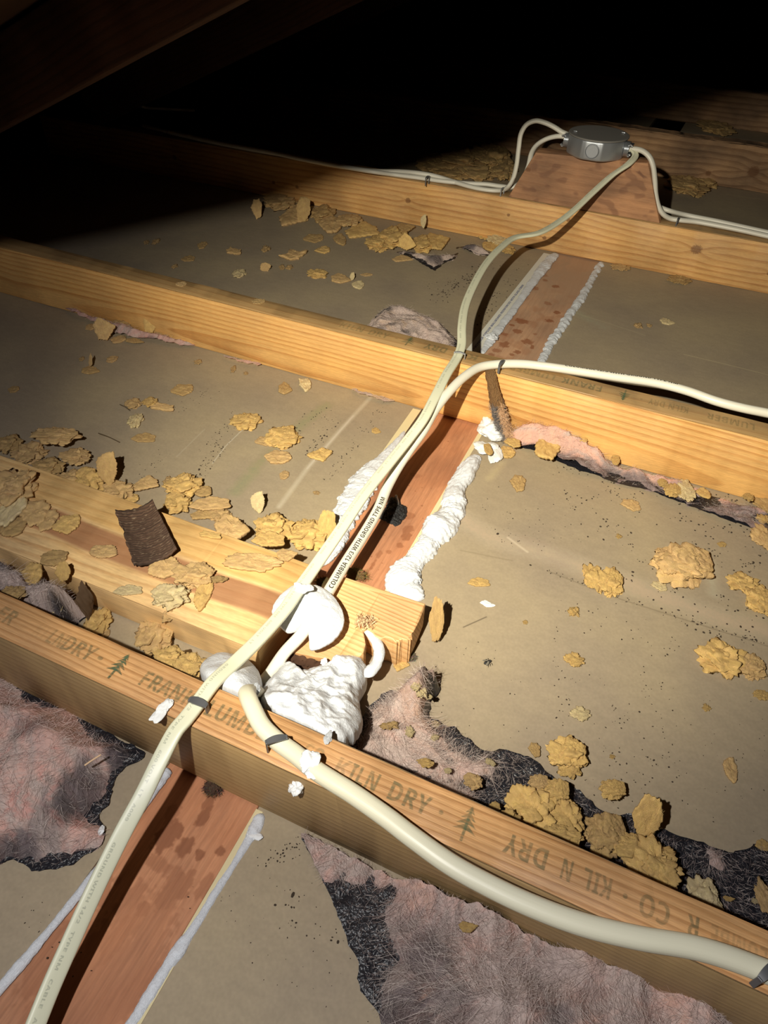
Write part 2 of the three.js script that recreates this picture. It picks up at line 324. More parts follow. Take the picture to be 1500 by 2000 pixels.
// wall plate under the joists: worn reddish brown boards with darker splashes
function plateMat(kind) {
  const spots = [];
  seed(kind * 31 + 7);
  const spot = (px, py, w, e, d) => { const p = at(px, py, 0); spots.push([p.x, p.z, w, e, d]); };
  if (kind === 0) {
    spot(325, 1630, 0.009, 1.6, 1); spot(345, 1615, 0.006, 1.2, 1); spot(360, 1650, 0.006, 1.5, 1); spot(390, 1665, 0.004, 1.1, 1); spot(430, 1660, 0.004, 1, 1); spot(405, 1565, 0.004, 2, 0.8); spot(398, 1590, 0.005, 2, 1); spot(335, 1585, 0.006, 1.5, 0.5); spot(310, 1685, 0.012, 0.6, 0.5);
    spot(330, 1740, 0.007, 2.5, 0.6); spot(360, 1725, 0.006, 2.2, 0.6); spot(400, 1730, 0.006, 2, 0.5); spot(255, 1760, 0.01, 2, 0.4); spot(225, 1830, 0.008, 2.5, 0.5); spot(300, 1790, 0.014, 2, 0.35); spot(190, 1880, 0.02, 2, 0.4); spot(250, 1900, 0.02, 2.4, 0.35); spot(105, 1860, 0.016, 2, 0.4); spot(150, 1960, 0.02, 2, 0.4);
    for (let i = 0; i < 14; i++) spot(rr(180, 420), rr(1560, 1990), rr(0.002, 0.007), rr(1, 2.4), rr(0.25, 0.6));
    spot(810, 925, 0.008, 0.6, 0.35); spot(800, 1005, 0.006, 1.2, 0.6); spot(797, 1030, 0.006, 1.5, 0.7); spot(793, 1045, 0.006, 1.2, 0.8); spot(780, 1063, 0.005, 1, 0.7); spot(740, 1080, 0.003, 2.5, 0.6); spot(728, 1100, 0.002, 5, 0.8); spot(758, 1075, 0.004, 0.8, 0.6);
    for (let i = 0; i < 40; i++) spot(rr(700, 900), rr(840, 1120), rr(0.0005, 0.0012), 1, 0.9);
  } else {
    for (const [a, b, w, e, d] of [[1040, 560, 0.012, 1, 0.8], [1065, 545, 0.006, 1, 0.7], [1085, 557, 0.008, 1, 0.9], [1005, 580, 0.006, 1, 0.8], [1020, 625, 0.014, 0.8, 1], [1000, 632, 0.006, 0.8, 1], [1073, 624, 0.008, 0.8, 1], [1088, 608, 0.008, 0.9, 1], [1010, 645, 0.01, 0.9, 0.9], [985, 650, 0.008, 0.8, 0.8], [1030, 665, 0.012, 0.9, 0.9], [1040, 675, 0.004, 2, 0.9], [985, 670, 0.01, 1.2, 0.9], [970, 682, 0.008, 1, 0.7], [1010, 685, 0.007, 1, 0.9], [1000, 690, 0.005, 1, 0.8], [1070, 590, 0.009, 0.8, 0.6], [1060, 535, 0.012, 0.7, 0.5], [1045, 650, 0.004, 1, 0.6], [960, 690, 0.006, 1, 0.7]]) spot(a, b, w * 0.9, e, d);
  }
  const A = kind ? [196, 152, 120] : [186, 130, 95], B = kind ? [170, 126, 96] : [160, 106, 74];
  const tint = kind ? (x, z) => sm(-0.95, -1.1, z) : () => 0;
  return woodMat(1536, 160, FS, 0.14, { a: A, b: B, ring: kind ? 0.008 : 0.0075, seed: 71.3 + kind * 9, contrast: 0.55, mottle: 0.2, extra: (c, u, y) => {
    const z = FZ + u, x = y - 0.015;
    let s = 0; for (const p of spots) { const dx = (x - p[0]) / p[2], dz = (z - p[1]) / (p[2] * p[3]), r = Math.hypot(dx, dz); if (r < 2) s = Math.max(s, p[4] * (1 - sm(0.75, 1.05, r + 0.55 * fbm(x * 130, z * 130, 5 + p[0] * 60, 2)))); }
    const warm = kind ? sm(0.05, 0.35, fbm(x * 26, z * 22, 15, 2)) * 0.35 : 0.25 * sm(0.1, -0.3, fbm(x * 12, z * 9, 21, 2));
    let q = mix3(c, [158, 96, 62], warm); if (!kind) q = mix3(q, [122, 70, 42], s * 0.6);
    return mix3(mix3(q, kind ? [178, 146, 120] : [150, 128, 110], 0.55 * tint(x, z) + (kind ? 0.3 + 0.25 * sm(0.0, 0.5, fbm(x * 30, z * 18, 33, 2)) : 0)), [140, 84, 54], kind ? s * 0.75 : 0);
  } }, 0.7, 0.0003);
}
function plate(p, q, w, kind, label) {
  const L = Math.hypot(p[0] - q[0], p[1] - q[1]), g = new RoundedBoxGeometry(w, 0.038, L, 2, 0.0015), a = Math.atan2(p[1] - q[1], p[0] - q[0]);
  g.rotateY(a); g.translate((p[1] + q[1]) / 2 + w / 2, -0.021, (p[0] + q[0]) / 2);
  return rebase(solo('wall_plate', planarUV(g, (x, y, z) => [(z - FZ) / FS, (x + 0.015) / 0.14]), plateMat(kind), label, 'plate'));
}
plate([0.7, -0.002], [-0.598, -0.002], 0.0895, 0, 'reddish brown wall plate under the nearest joist, running up to the bright second joist');
plate([-0.602, 0.0125], [-1.9, 0.044], 0.0985, 1, 'blotched reddish wall plate lying between the second and third joists');

// green mill stamps on top of the two nearest joists
function stamp(parent, x0, x1, z, words, strength) {
  const W = 2048, H = 112, c = document.createElement('canvas'); c.width = W; c.height = H; const g = c.getContext('2d');
  const X = (px, py, y) => (at(px, py, y).x - x0) / (x1 - x0) * W;
  g.textAlign = 'center'; g.textBaseline = 'middle';
  for (const w of words) {
    const [text, a, b, turned, k = 1, size = 62, off = 0] = w, xa = X(a[0], a[1], 0.089), xb = X(b[0], b[1], 0.089);
    g.save(); g.translate((xa + xb) / 2, H / 2 + off); g.fillStyle = g.strokeStyle = `rgba(72,100,74,${k * strength})`;
    if (text === 'tree') {
      if (turned) g.rotate(Math.PI); const s = (xb - xa) / 2;
      g.lineWidth = 5; g.beginPath(); g.moveTo(0, -40); g.lineTo(0, 40); g.stroke();
      for (const [y, r] of [[-30, 0.45], [-16, 0.7], [-2, 0.95], [12, 1.1]]) { g.beginPath(); g.moveTo(0, y - 14); g.lineTo(-s * r, y + 6); g.lineTo(-s * r * 0.3, y + 2); g.lineTo(s * r * 0.3, y + 2); g.lineTo(s * r, y + 6); g.fill(); }
    } else {
      g.font = `bold ${size}px sans-serif`; const m = g.measureText(text).width; g.scale((xb - xa) / m, 1); if (turned) g.rotate(Math.PI); g.fillText(text, 0, 0);
    }
    g.restore();
  }
  const im = g.getImageData(0, 0, W, H);   // worn ink: patches where the stamp did not take
  for (let i = 0; i < W * H; i++) { const x = i % W, y = (i - x) / W; im.data[4 * i + 3] *= clamp(0.75 + 0.8 * fbm(x * 0.03, y * 0.12, 2.2, 3)); }
  g.putImageData(im, 0, 0);
  const t = new THREE.CanvasTexture(c); t.colorSpace = THREE.SRGBColorSpace;
  const geo = new THREE.PlaneGeometry(x1 - x0, 0.034); geo.rotateX(-Math.PI / 2); geo.translate((x0 + x1) / 2, 0.0899, -0.0185);
  tag(mesh('ink_stamp', geo, std({ map: t, transparent: true, roughness: 0.7 }), parent), 'green mill stamp lettering');
}
stamp(J1, -0.25, 0.5, 0, [
  ['ER', [2, 1190], [35, 1208], 0, 0.6], ['KILN', [70, 1228], [120, 1258], 0, 0.12], ['LN', [98, 1240], [122, 1262], 0, 0.5], ['DRY', [128, 1250], [180, 1285], 0, 0.8], ['·', [195, 1276], [206, 1288], 0, 0.8],
  ['tree', [210, 1305], [238, 1318], 0, 1.5], ['FRANK', [278, 1322], [378, 1372], 0, 0.85], ['LUMBER', [396, 1390], [545, 1452], 0, 0.85], ['CO', [585, 1475], [625, 1495], 0, 0.4], ['K', [655, 1490], [680, 1510], 0, 0.45], ['ILN', [682, 1508], [736, 1542], 0, 0.8], ['DRY', [756, 1545], [834, 1590], 0, 0.85], ['·', [852, 1590], [864, 1600], 0, 0.6], ['tree', [890, 1602], [928, 1630], 0, 0.9],
  ['DRY', [982, 1655], [1068, 1697], 1, 0.8], ['N', [1092, 1702], [1116, 1718], 1, 0.8], ['KIL', [1136, 1718], [1194, 1750], 1, 0.65], ['·', [1212, 1752], [1226, 1764], 1, 0.7], ['CO', [1246, 1764], [1308, 1802], 1, 0.6], ['R', [1340, 1808], [1366, 1826], 1, 0.8], ['LUMBE', [1385, 1825], [1500, 1880], 1, 0.35],
], 0.5);
stamp(J2, -0.25, 0.5, 0, [
  ['KILN', [662, 636], [708, 650], 0, 0.4], ['DRY', [716, 652], [756, 662], 0, 0.5], ['·', [766, 664], [774, 668], 0, 0.4], ['tree', [782, 668], [806, 676], 0, 0.9], ['DRY', [826, 680], [870, 692], 1, 0.7], ['KIL', [880, 694], [930, 708], 1, 0.5],
  ['LUMBER', [992, 722], [1084, 742], 1, 0.5], ['FRANK', [1096, 745], [1176, 764], 1, 0.8], ['tree', [1206, 772], [1230, 778], 1, 1.2], ['·', [1248, 780], [1256, 784], 1, 0.4], ['KILN DRY', [1266, 784], [1345, 806], 1, 0.45], ['LUMBER', [1380, 812], [1475, 840], 1, 0.5],
], 0.5);

// the planks lying on the board between the first two joists
const plankM = woodMat(1536, 512, 0.9, 0.2, { a: [220, 184, 132], b: [184, 138, 90], ring: 0.0048, seed: 81.9, contrast: 0.8, mottle: 0.12, knots: [[0.3, 0.13, 0.004]],
  extra: (c, x, y) => { const v = y / 0.2; if (v > 0.25) return c; const s = v / 0.25 * 0.115, e = s + 0.006 * fbm(x * 4, 1, 7, 2) - 0.03 * sm(0.5, 0.05, x); const red = sm(0.030, 0.036, e) * (1 - sm(0.062, 0.067, e)); const yel = sm(0.066, 0.072, e) * sm(0.3, 0.7, x); return mix3(mix3(c, [152, 104, 74], red * 0.75), [220, 172, 96], yel * 0.45); } }, 0.6, 0.0006);
const plank = solo('plank', timber(-0.75, 0.025, 0.037, 0.115, 0.002, 0.9, { u0: -0.8, seed: 21, rough: 0.0006 }), plankM, 'long yellow plank with a reddish heartwood streak lying on the plasterboard under torn insulation', 'plank');
plank.position.set(0, 0.0006, -0.108);
plank.rotation.y = 0.012;

// short offcut with a broken end and a waney bark edge
{
  const t = thing('wood_offcut', 'short light pine offcut with a broken splintered end, right of the foam disc', 'wood block', [0.09, 0, -0.18]);
  const top = [[0.049, -0.223], [0.095, -0.2245], [0.1405, -0.2262], [0.1425, -0.205], [0.1435, -0.19]];
  seed(91);
  const broken = []; for (let i = 0; i <= 16; i++) broken.push([0.1435 + rr(-0.0018, 0.001) - 0.0006 * i * (i > 9), lerp(-0.188, -0.171, i / 16)]);
  const low = []; for (let i = 0; i <= 10; i++) low.push([lerp(0.132, 0.1, i / 10), -0.171 + rr(-0.0012, 0.0012) - 0.0015 * Math.sin(i * 0.9)]);
  const tail = [[0.103, -0.167], [0.109, -0.158], [0.1105, -0.15], [0.107, -0.1425], [0.09, -0.136], [0.07, -0.131], [0.049, -0.127]];
  const s = new THREE.Shape([...top, ...broken, ...low, ...tail].map(([x, z]) => new THREE.Vector2(x - 0.09, -(z + 0.18))));
  const g = new THREE.ExtrudeGeometry(s, { depth: 0.0335, bevelEnabled: true, bevelThickness: 0.0018, bevelSize: 0.0012, bevelSegments: 2, bevelOffset: -0.0012 });
  g.rotateX(-Math.PI / 2); g.translate(0, 0.0022, 0);
  const P = g.attributes.position;   // the front edge rounds down to the bark
  for (let i = 0; i < P.count; i++) { const x = P.getX(i), y = P.getY(i), z = P.getZ(i), k = sm(0.018, 0.046, z + 0.12 * x); if (y > 0.02) P.setY(i, y - 0.010 * k * k); if (x > 0.043) { P.setX(i, x + 0.001 * fbm(x * 200, y * 260, z * 260, 2)); } }
  g.computeVertexNormals();
  const wm = woodMat(512, 512, 0.14, 0.14, { a: [222, 178, 126], b: [178, 126, 76], ring: 0.0042, seed: 95.2, contrast: 0.9, mottle: 0.12, extra: (c, x, y) => mix3(c, [196, 146, 98], sm(0.07, 0.085, y + 0.01 * fbm(x * 20, 3, 2, 2)) * 0.8) }, 0.62, 0.0006);
  mesh('block', planarUV(toCreasedNormals(g, 0.5), (x, y, z) => [(x + 0.07) / 0.14, (z + 0.06 - y * 0.6) / 0.14]), wm, t);
  const bark = [], bi = [], n = 48, m = 9;
  for (let i = 0; i <= n; i++) for (let j = 0; j <= m; j++) {
    const u = i / n, v = j / m, x = lerp(0.047, 0.1085, u), zf = lerp(-0.1265, -0.142, u * u) , y = lerp(0.027, 0.002, v) + 0.002 * fbm(x * 90, v * 3, 4, 2);
    bark.push(x - 0.09, y, zf + 0.18 + 0.0035 * Math.sin(v * Math.PI) + 0.003 * fbm(x * 160, v * 6, 9, 3) + 0.0012 * Math.sin(v * 26 + 4 * fbm(x * 60, 1, 1, 2)));
  }
  for (let i = 0; i < n; i++) for (let j = 0; j < m; j++) { const a = i * (m + 1) + j, b = a + m + 1; bi.push(a, a + 1, b, b, a + 1, b + 1); }
  tag(mesh('bark_edge', geoFrom(bark, bi), std({ color: '#4a3020', roughness: 0.95 }), t), 'dark bark along the front edge');
  // split frayed fibres where the drip of foam grips it
  seed(93);
  tag(mesh('splinters', fibres(220, () => { const p = at(712 + rr(-10, 12) + rr(-10, 12), 1218 + rr(-8, 6) + rr(-6, 6), 0.0385).sub(t.position); p.y += rr(0, 0.004); return [p, V(rr(-1, 1), rr(0.2, 1.4), rr(-1, 1)).normalize(), rr(0.004, 0.011), lin(...(rnd() < 0.3 ? [130, 92, 60] : [222, 190, 150])), 0.3]; }, 0.00035), std({ vertexColors: true, side: THREE.DoubleSide }), t), 'frayed wood fibres', null, null, 'stuff');
}
// dark curled shingle scrap on the plank
{
  const q = [[226, 1000], [300, 984], [320, 1020], [347, 1077], [300, 1094], [262, 1105], [250, 1085], [227, 1037]].map((p) => at(p[0], p[1], 0.047)), n = 26, pos = [], idx = [], uv = [];
  const [A, B, C, D] = [q[0], q[1], q[3], q[5]];
  seed(33);
  for (const s of [1, -1]) for (let i = 0; i <= n; i++) for (let j = 0; j <= n; j++) {
    const u = i / n, v = j / n, a = A.clone().lerp(B, u), b = D.clone().lerp(C, u), p = a.lerp(b, v), e = 0.0016 * N3(u * 8, v * 8, 3);
    if (i === 0) p.x += 0.002 * N3(v * 9, 2, 1) + (Math.abs(v - 0.38) < 0.05 ? 0.004 : 0); if (j === n) p.z += 0.0016 * N3(u * 12, 5, 1);
    p.y = 0.0405 + 0.007 * (u - 0.45) ** 2 * 4 + e * 0.6 + 0.0006 * N3(u * 6, v * 60, 7) + 0.002 * sm(0.8, 1, 1 - v) + (s > 0 ? 0.0032 : 0);
    pos.push(p.x, p.y, p.z); uv.push(u, v);
  }
  const k = (n + 1) * (n + 1);
  for (let i = 0; i < n; i++) for (let j = 0; j < n; j++) { const a = i * (n + 1) + j, b = a + n + 1; idx.push(a, a + 1, b, b, a + 1, b + 1); idx.push(k + a, k + b, k + a + 1, k + b, k + b + 1, k + a + 1); }
  const rim = []; for (let i = 0; i < n; i++) rim.push(i * (n + 1)); for (let j = 0; j < n; j++) rim.push(n * (n + 1) + j); for (let i = n; i > 0; i--) rim.push(i * (n + 1) + n); for (let j = n; j > 0; j--) rim.push(j);
  rim.forEach((a, i) => { const b = rim[(i + 1) % rim.length]; idx.push(a, b, k + a, b, k + b, k + a); });
  const wm = woodMat(256, 256, 0.05, 0.05, { a: [84, 62, 48], b: [46, 32, 24], ring: 0.0018, seed: 12.2, contrast: 1, mottle: 0.3, extra: (c, x, y) => mix3(c, [156, 138, 114], sm(0.25, 0.5, fbm(x * 90, y * 900, 4, 2)) * 0.7) }, 0.9, 0.001);
  rebase(solo('shingle_scrap', geoFrom(pos, idx, uv), std({ map: wm.map, bumpMap: wm.bumpMap, bumpScale: 0.001, roughness: 0.9, side: THREE.DoubleSide }), 'dark brown curled scrap of weathered shingle lying on the yellow plank', 'shingle'));
}
// brown block with sloping ends that carries the metal box
{
  const z0 = -1.2235, c = [[992, 388], [1289, 435], [1266, 319], [1046, 298]].map((p) => atz(p[0], p[1], z0));
  const y0 = 0.0905, s = new THREE.Shape([[c[0].x, 0], [c[1].x, 0], [c[2].x, c[2].y - y0], [c[3].x, c[3].y - y0]].map((p) => new THREE.Vector2(p[0] - 0.06, p[1])));
  const g = new THREE.ExtrudeGeometry(s, { depth: 0.0345, bevelEnabled: true, bevelThickness: 0.0015, bevelSize: 0.0012, bevelOffset: -0.0012, bevelSegments: 2 }); g.translate(0, 0, -0.036);
  const wm = woodMat(768, 384, 0.32, 0.16, { a: [168, 124, 90], b: [138, 96, 66], ring: 0.012, seed: 55.5, contrast: 0.5, mottle: 0.3, knots: [[0.035, 0.055, 0.005]], extra: (c, x, y) => mix3(c, [92, 58, 44], 0.6 * Math.max(sm(0.2, 0.4, fbm(x * 20, y * 30, 8, 2)) * 0.5, 1 - sm(0.002, 0.006, Math.abs(y - 0.075 + 0.35 * (x - 0.25)) + 0.012 * Math.abs(N3(x * 30, y * 30, 1)) + 0.05 * (x < 0.2)))) }, 0.7, 0.0004);
  const b = solo('mounting_block', planarUV(toCreasedNormals(g, 0.4), (x, y, z) => [(x + 0.15) / 0.32, (y - z * 0.8) / 0.16]), wm, 'brown wooden block with sloping ends standing on the third joist under the metal box', 'wood block');
  b.position.set(0.06, y0, z0);
}
// round galvanised junction box
const steel = std({ color: '#b4b8bf', metalness: 0.75, roughness: 0.42, bumpMap: fineBump, bumpScale: 0.00006 }), lidSteel = std({ color: '#8d8a86', metalness: 0.35, roughness: 0.6 }), zinc = std({ color: '#c4c8ce', metalness: 0.85, roughness: 0.28 });
{
  const top = atz(1170, 262, -1.246), bx = top.x, bz = -1.246, by = 0.1845, H = top.y - by;
  const t = thing('junction_box', 'round grey metal junction box on the brown block with cables in both sides', 'junction box', [bx, by, bz]);
  const R = 0.0535, oct = new THREE.Shape(), rc = 0.012, pts = [];
  for (let i = 0; i < 8; i++) { const a = (i + 0.5) * Math.PI / 4; pts.push(V(R * 1.04 * Math.cos(a), 0, R * 1.04 * Math.sin(a))); }
  for (let i = 0; i < 8; i++) { const p = pts[i], a = pts[(i + 7) % 8], b = pts[(i + 1) % 8], p1 = p.clone().lerp(a, rc / p.distanceTo(a)), p2 = p.clone().lerp(b, rc / p.distanceTo(b)); i ? oct.lineTo(p1.x, p1.z) : oct.moveTo(p1.x, p1.z); oct.quadraticCurveTo(p.x, p.z, p2.x, p2.z); }
  oct.closePath();
  const g = new THREE.ExtrudeGeometry(oct, { depth: H - 0.008, bevelEnabled: true, bevelThickness: 0.004, bevelSize: 0.004, bevelOffset: -0.004, bevelSegments: 4, curveSegments: 6 }); g.rotateX(-Math.PI / 2); g.translate(0, 0.004, 0);
  mesh('box_body', toCreasedNormals(g, 0.5), steel, t);
  const lid = new THREE.LatheGeometry([[0, H + 0.0022], [0.05, H + 0.0022], [0.0536, H + 0.0019], [0.0545, H + 0.0012], [0.0545, H - 0.0004], [0.052, H - 0.0006], [0, H - 0.0006]].map((p) => new THREE.Vector2(...p)), 64);
  const l = tag(mesh('cover', lid, lidSteel, t), 'flat round cover plate');
  for (const [a, r] of [[0.42, 0.044], [Math.PI + 0.42, 0.044]]) {
    const sg = new THREE.SphereGeometry(0.0042, 16, 8, 0, Math.PI * 2, 0, Math.PI / 2); sg.scale(1, 0.5, 1);
    const sl = new THREE.BoxGeometry(0.0064, 0.0008, 0.001); sl.translate(0, 0.0021, 0);
    const m = mesh('screw', mergeGeometries([sg, sl]), zinc, l); m.position.set(r * Math.cos(a), H + 0.0018, -r * Math.sin(a));
  }
  // knockout disc on the front face, proud in its ring
  const kd = new THREE.CylinderGeometry(0.0105, 0.011, 0.0012, 32); kd.rotateX(Math.PI / 2);
  const k1 = mesh('knockout', kd, steel, t); k1.position.set(0.002, H * 0.5, R * 0.962 + 0.0003);
  const ring = new THREE.TorusGeometry(0.0118, 0.0005, 8, 40), kr = mesh('knockout_ring', ring, std({ color: '#6d7076', metalness: 0.7, roughness: 0.5 }), t); kr.position.set(0.002, H * 0.5, R * 0.962);
  for (const s of [-1, 1]) {   // clamp connectors
    const parts = [];
    const ba = new THREE.CylinderGeometry(0.0118, 0.0118, 0.007, 24); ba.rotateZ(Math.PI / 2); ba.translate(s * (R * 0.96 + 0.0035), 0, 0); parts.push(ba);
    for (let i = 0; i < 4; i++) { const r = new THREE.TorusGeometry(0.0118, 0.0012, 8, 24); r.rotateY(Math.PI / 2); r.translate(s * (R * 0.96 + 0.001 + i * 0.0022), 0, 0); parts.push(r); }
    const c = mesh('cable_clamp', mergeGeometries(parts), zinc, t); c.position.y = H * 0.5; c.position.z = s > 0 ? 0.004 : 0;
    for (const y of [-1, 1]) { const sc = new THREE.CylinderGeometry(0.0022, 0.0022, 0.012, 10); sc.rotateX(Math.PI / 2); sc.translate(s * (R * 0.96 + 0.010), y * 0.0085, 0.004); const jaw = new RoundedBoxGeometry(0.008, 0.003, 0.02, 2, 0.001); jaw.translate(s * (R * 0.96 + 0.010), y * 0.0075, 0); mesh('clamp_jaw', mergeGeometries([sc, jaw].map((q) => q.index ? q.toNonIndexed() : q)), zinc, c); }
  }
}

// ---------------------------------------------------------------- cables
function cableMat(text, len, color, ink, size, v0, alpha, share = 0.94) {
  if (!text) return std({ color, roughness: 0.42, bumpMap: fineBump, bumpScale: 0.00008 });
  const W = 2048, H = 128, c = document.createElement('canvas'); c.width = W; c.height = H; const g = c.getContext('2d');
  g.fillStyle = color; g.fillRect(0, 0, W, H); g.fillStyle = ink; g.globalAlpha = alpha ?? 1; g.font = `bold ${size}px sans-serif`; g.textBaseline = 'middle';
  const m = g.measureText(text).width; g.save(); g.translate(W * 0.02, H * v0); g.scale(W * share / m, 1); g.fillText(text, 0, 0); g.restore();
  const t = new THREE.CanvasTexture(c); t.colorSpace = THREE.SRGBColorSpace; t.wrapS = t.wrapT = THREE.RepeatWrapping; t.repeat.set(1 / len, 1);
  return std({ map: t, roughness: 0.4 });
}
const ivory = '#ddd8bd', ivoryW = '#e4dfcc';
const Hc = 0.092;
const flatM = cableMat('GROUND WITH 14/2   TYPE NM   600 VOLT   LT   A009 ▵▵▵    GROUND WITH 14/2   TYPE NM   CABLE   A009 ▵▵▵    GROUND WITH 14/2   TYPE NM   600 VOLT   LT  ', 0.42, '#dbdbc2', '#8a8f80', 9, 0.79, 0.5);
solo('electrical_cable', sweep([
  [1234, 290, 0.202, 0, -1.243], [1241, 302, 0.196, 0, -1.235], [1230, 318, 0.187], [1196, 342, 0.168], [1160, 374, 0.146], [1124, 408, 0.125], [1092, 433, 0.112], [1052, 455, 0.105], [1006, 464, 0.103], [980, 482, 0.102], [952, 512, 0.101], [926, 556, 0.1], [908, 600, 0.099], [902, 640, 0.098], [901, 676, 0.0945],
  [893, 698, 0.0935], [872, 732, 0.095], [848, 779, 0.094], [826, 820, 0.09], [800, 855, 0.083], [760, 905, 0.076], [710, 968, 0.072], [663, 1038, 0.069], [620, 1100, 0.068], [583, 1152, 0.07, 5], [557, 1190, 0.073], [507, 1247, 0.08], [460, 1293, 0.086], [417, 1333, 0.0935], [387, 1373, 0.0938], [362, 1405, 0.0935], [344, 1426, 0.092], [318, 1474, 0.086, 10], [280, 1552, 0.076, 20], [240, 1626, 0.066, 30], [200, 1706, 0.056, 38], [168, 1774, 0.049, 40], [132, 1854, 0.041, 40], [100, 1926, 0.035, 40], [66, 2010, 0.03, 40], [30, 2100, 0.026, 40],
], 0.0062, 0.0031, { flat: 0.72, lobes: 0.16, m: 24 }), flatM, 'flat off-white cable from the metal box over all joists to the lower left corner', 'cable');
const roundM = cableMat('COLUMBIA 12/3 WITH GROUND TYPE NM', 0.5, '#e4e0d2', '#17150f', 24, 0.8, 0.95, 0.28);
roundM.map.offset.set(-0.232, 0);
solo('electrical_cable', sweep([
  [507, 1352, -0.004], [512, 1336, 0.006], [530, 1312, 0.018], [556, 1275, 0.032], [588, 1240, 0.044], [612, 1205, 0.0475], [645, 1150, 0.047], [673, 1103, 0.046], [708, 1048, 0.046], [738, 996, 0.049], [757, 950, 0.053], [776, 915, 0.059], [800, 878, 0.067], [826, 842, 0.076], [850, 800, 0.085], [880, 762, 0.093], [908, 735, 0.0965], [938, 717, 0.0968], [980, 711, 0.0958], [1020, 711, 0.0955], [1060, 715, 0.0952, 22], [1130, 725, 0.0952, 32], [1200, 736, 0.0952, 32], [1280, 748, 0.0955, 32], [1340, 763, 0.0955, 30], [1400, 784, 0.0955, 45], [1450, 797, 0.0955, 45], [1500, 807, 0.0955, 45], [1620, 832, 0.0955, 45],
], 0.0058, 0.0054, { m: 24 }), roundM, 'round white cable with black lettering that bends off the bright second joist to the right', 'cable');
solo('electrical_cable', sweep([
  [512, 1362, 0.05], [497, 1352, 0.07], [482, 1354, 0.09], [486, 1366, 0.0955], [493, 1382, 0.097], [511, 1417, 0.0965], [540, 1446, 0.0955], [577, 1473, 0.0958], [613, 1502, 0.097], [650, 1526, 0.098], [687, 1549, 0.0985], [757, 1598, 0.099], [800, 1631, 0.099], [880, 1688, 0.0985], [950, 1727, 0.098], [1034, 1767, 0.098], [1133, 1804, 0.098], [1243, 1831, 0.098], [1353, 1850, 0.0975], [1420, 1869, 0.0965], [1490, 1895, 0.0955], [1620, 1945, 0.0955],
], 0.0066, 0.006, { m: 26, flat: 0.9 }), cableMat(null, 1, '#e0dcc4'), 'thick ivory cable rising from the foam and running down the nearest joist to the right', 'cable');
const dim = cableMat(null, 1, '#dcd8cc');
const zb = -1.246;
solo('electrical_cable', sweep([[1112, 264, 0, 0, zb], [1098, 258, 0, 0, zb], [1082, 248, 0, 0, -1.244], [1065, 240, 0, 0, -1.242], [1046, 236, 0, 0, -1.24], [1029, 243, 0, 0, -1.236], [1018, 260, 0, 0, -1.232], [1013, 290, 0, 0, -1.23], [1009, 322, 0, 0, -1.23], [1003, 346, 0, 0, -1.231], [995, 362, 0, 0, -1.233], [983, 371, 0.0955], [967, 372, 0.0955], [940, 369, 0.0955], [917, 364, 0.0955], [883, 354, 0.096], [850, 344, 0.1], [817, 338, 0.102], [783, 335, 0.0985], [733, 334, 0.0955], [690, 329, 0.0955], [640, 321, 0.0955], [600, 313, 0.0955], [560, 304, 0.0955], [480, 290, 0.0955], [380, 270, 0.0955], [280, 246, 0.0955]], 0.0055, 0.0042), dim, 'white cable looping up out of the left side of the metal box', 'cable');
solo('electrical_cable', sweep([[1112, 269, 0, 0, zb], [1096, 266, 0, 0, zb], [1078, 268, 0, 0, -1.25], [1060, 275, 0, 0, -1.255], [1046, 286, 0, 0, -1.262], [1038, 300, 0, 0, -1.268], [1032, 325, 0, 0, -1.27], [1020, 352, 0, 0, -1.268], [1003, 365, 0, 0, -1.256], [980, 364, 0.0965], [950, 360, 0.0965], [910, 358, 0.0955], [867, 354, 0.0955], [817, 347, 0.0955], [770, 341, 0.0955], [733, 336, 0.103], [690, 329, 0.104], [640, 320, 0.103], [590, 311, 0.1035], [540, 300, 0.103], [440, 282, 0.103], [330, 258, 0.103]], 0.0052, 0.0042), dim, 'white cable curving low from the left side of the metal box behind the brown block', 'cable');
solo('electrical_cable', sweep([[1226, 292, 0, 0, -1.242], [1240, 291, 0, 0, -1.242], [1255, 295, 0, 0, -1.24], [1268, 306, 0, 0, -1.237], [1275, 322, 0, 0, -1.235], [1279, 350, 0, 0, -1.234], [1281, 380, 0, 0, -1.234], [1286, 402, 0, 0, -1.235], [1295, 418, 0, 0, -1.236], [1310, 427, 0.0955], [1330, 430, 0.0955], [1360, 433, 0.0955], [1410, 442, 0.0955], [1450, 450, 0.0955], [1500, 461, 0.0955], [1600, 482, 0.0955]], 0.0055, 0.0044), dim, 'white cable arching out of the right side of the metal box', 'cable');
solo('electrical_cable', sweep([[1236, 392, 0, 0, -1.268], [1280, 402, 0, 0, -1.267], [1305, 411, 0, 0, -1.26], [1340, 420, 0.096], [1400, 432, 0.096], [1450, 443, 0.0955], [1500, 454, 0.0955], [1600, 474, 0.0955]], 0.005, 0.0042), dim, 'white cable coming from behind the brown block along the far edge of the third joist', 'cable');
solo('electrical_cable', sweep([[150, 84, 0, 0, -1.27], [215, 150, 0, 0, -1.27], [245, 183, 0, 0, -1.27], [268, 204, 0, 0, -1.28], [285, 210, 0, 0, -1.29], [312, 212, 0, 0, -1.3], [380, 216, 0, 0, -1.34]], 0.003, 0.003), dim, 'thin wire hanging below the dark rafter at the upper left', 'wire');

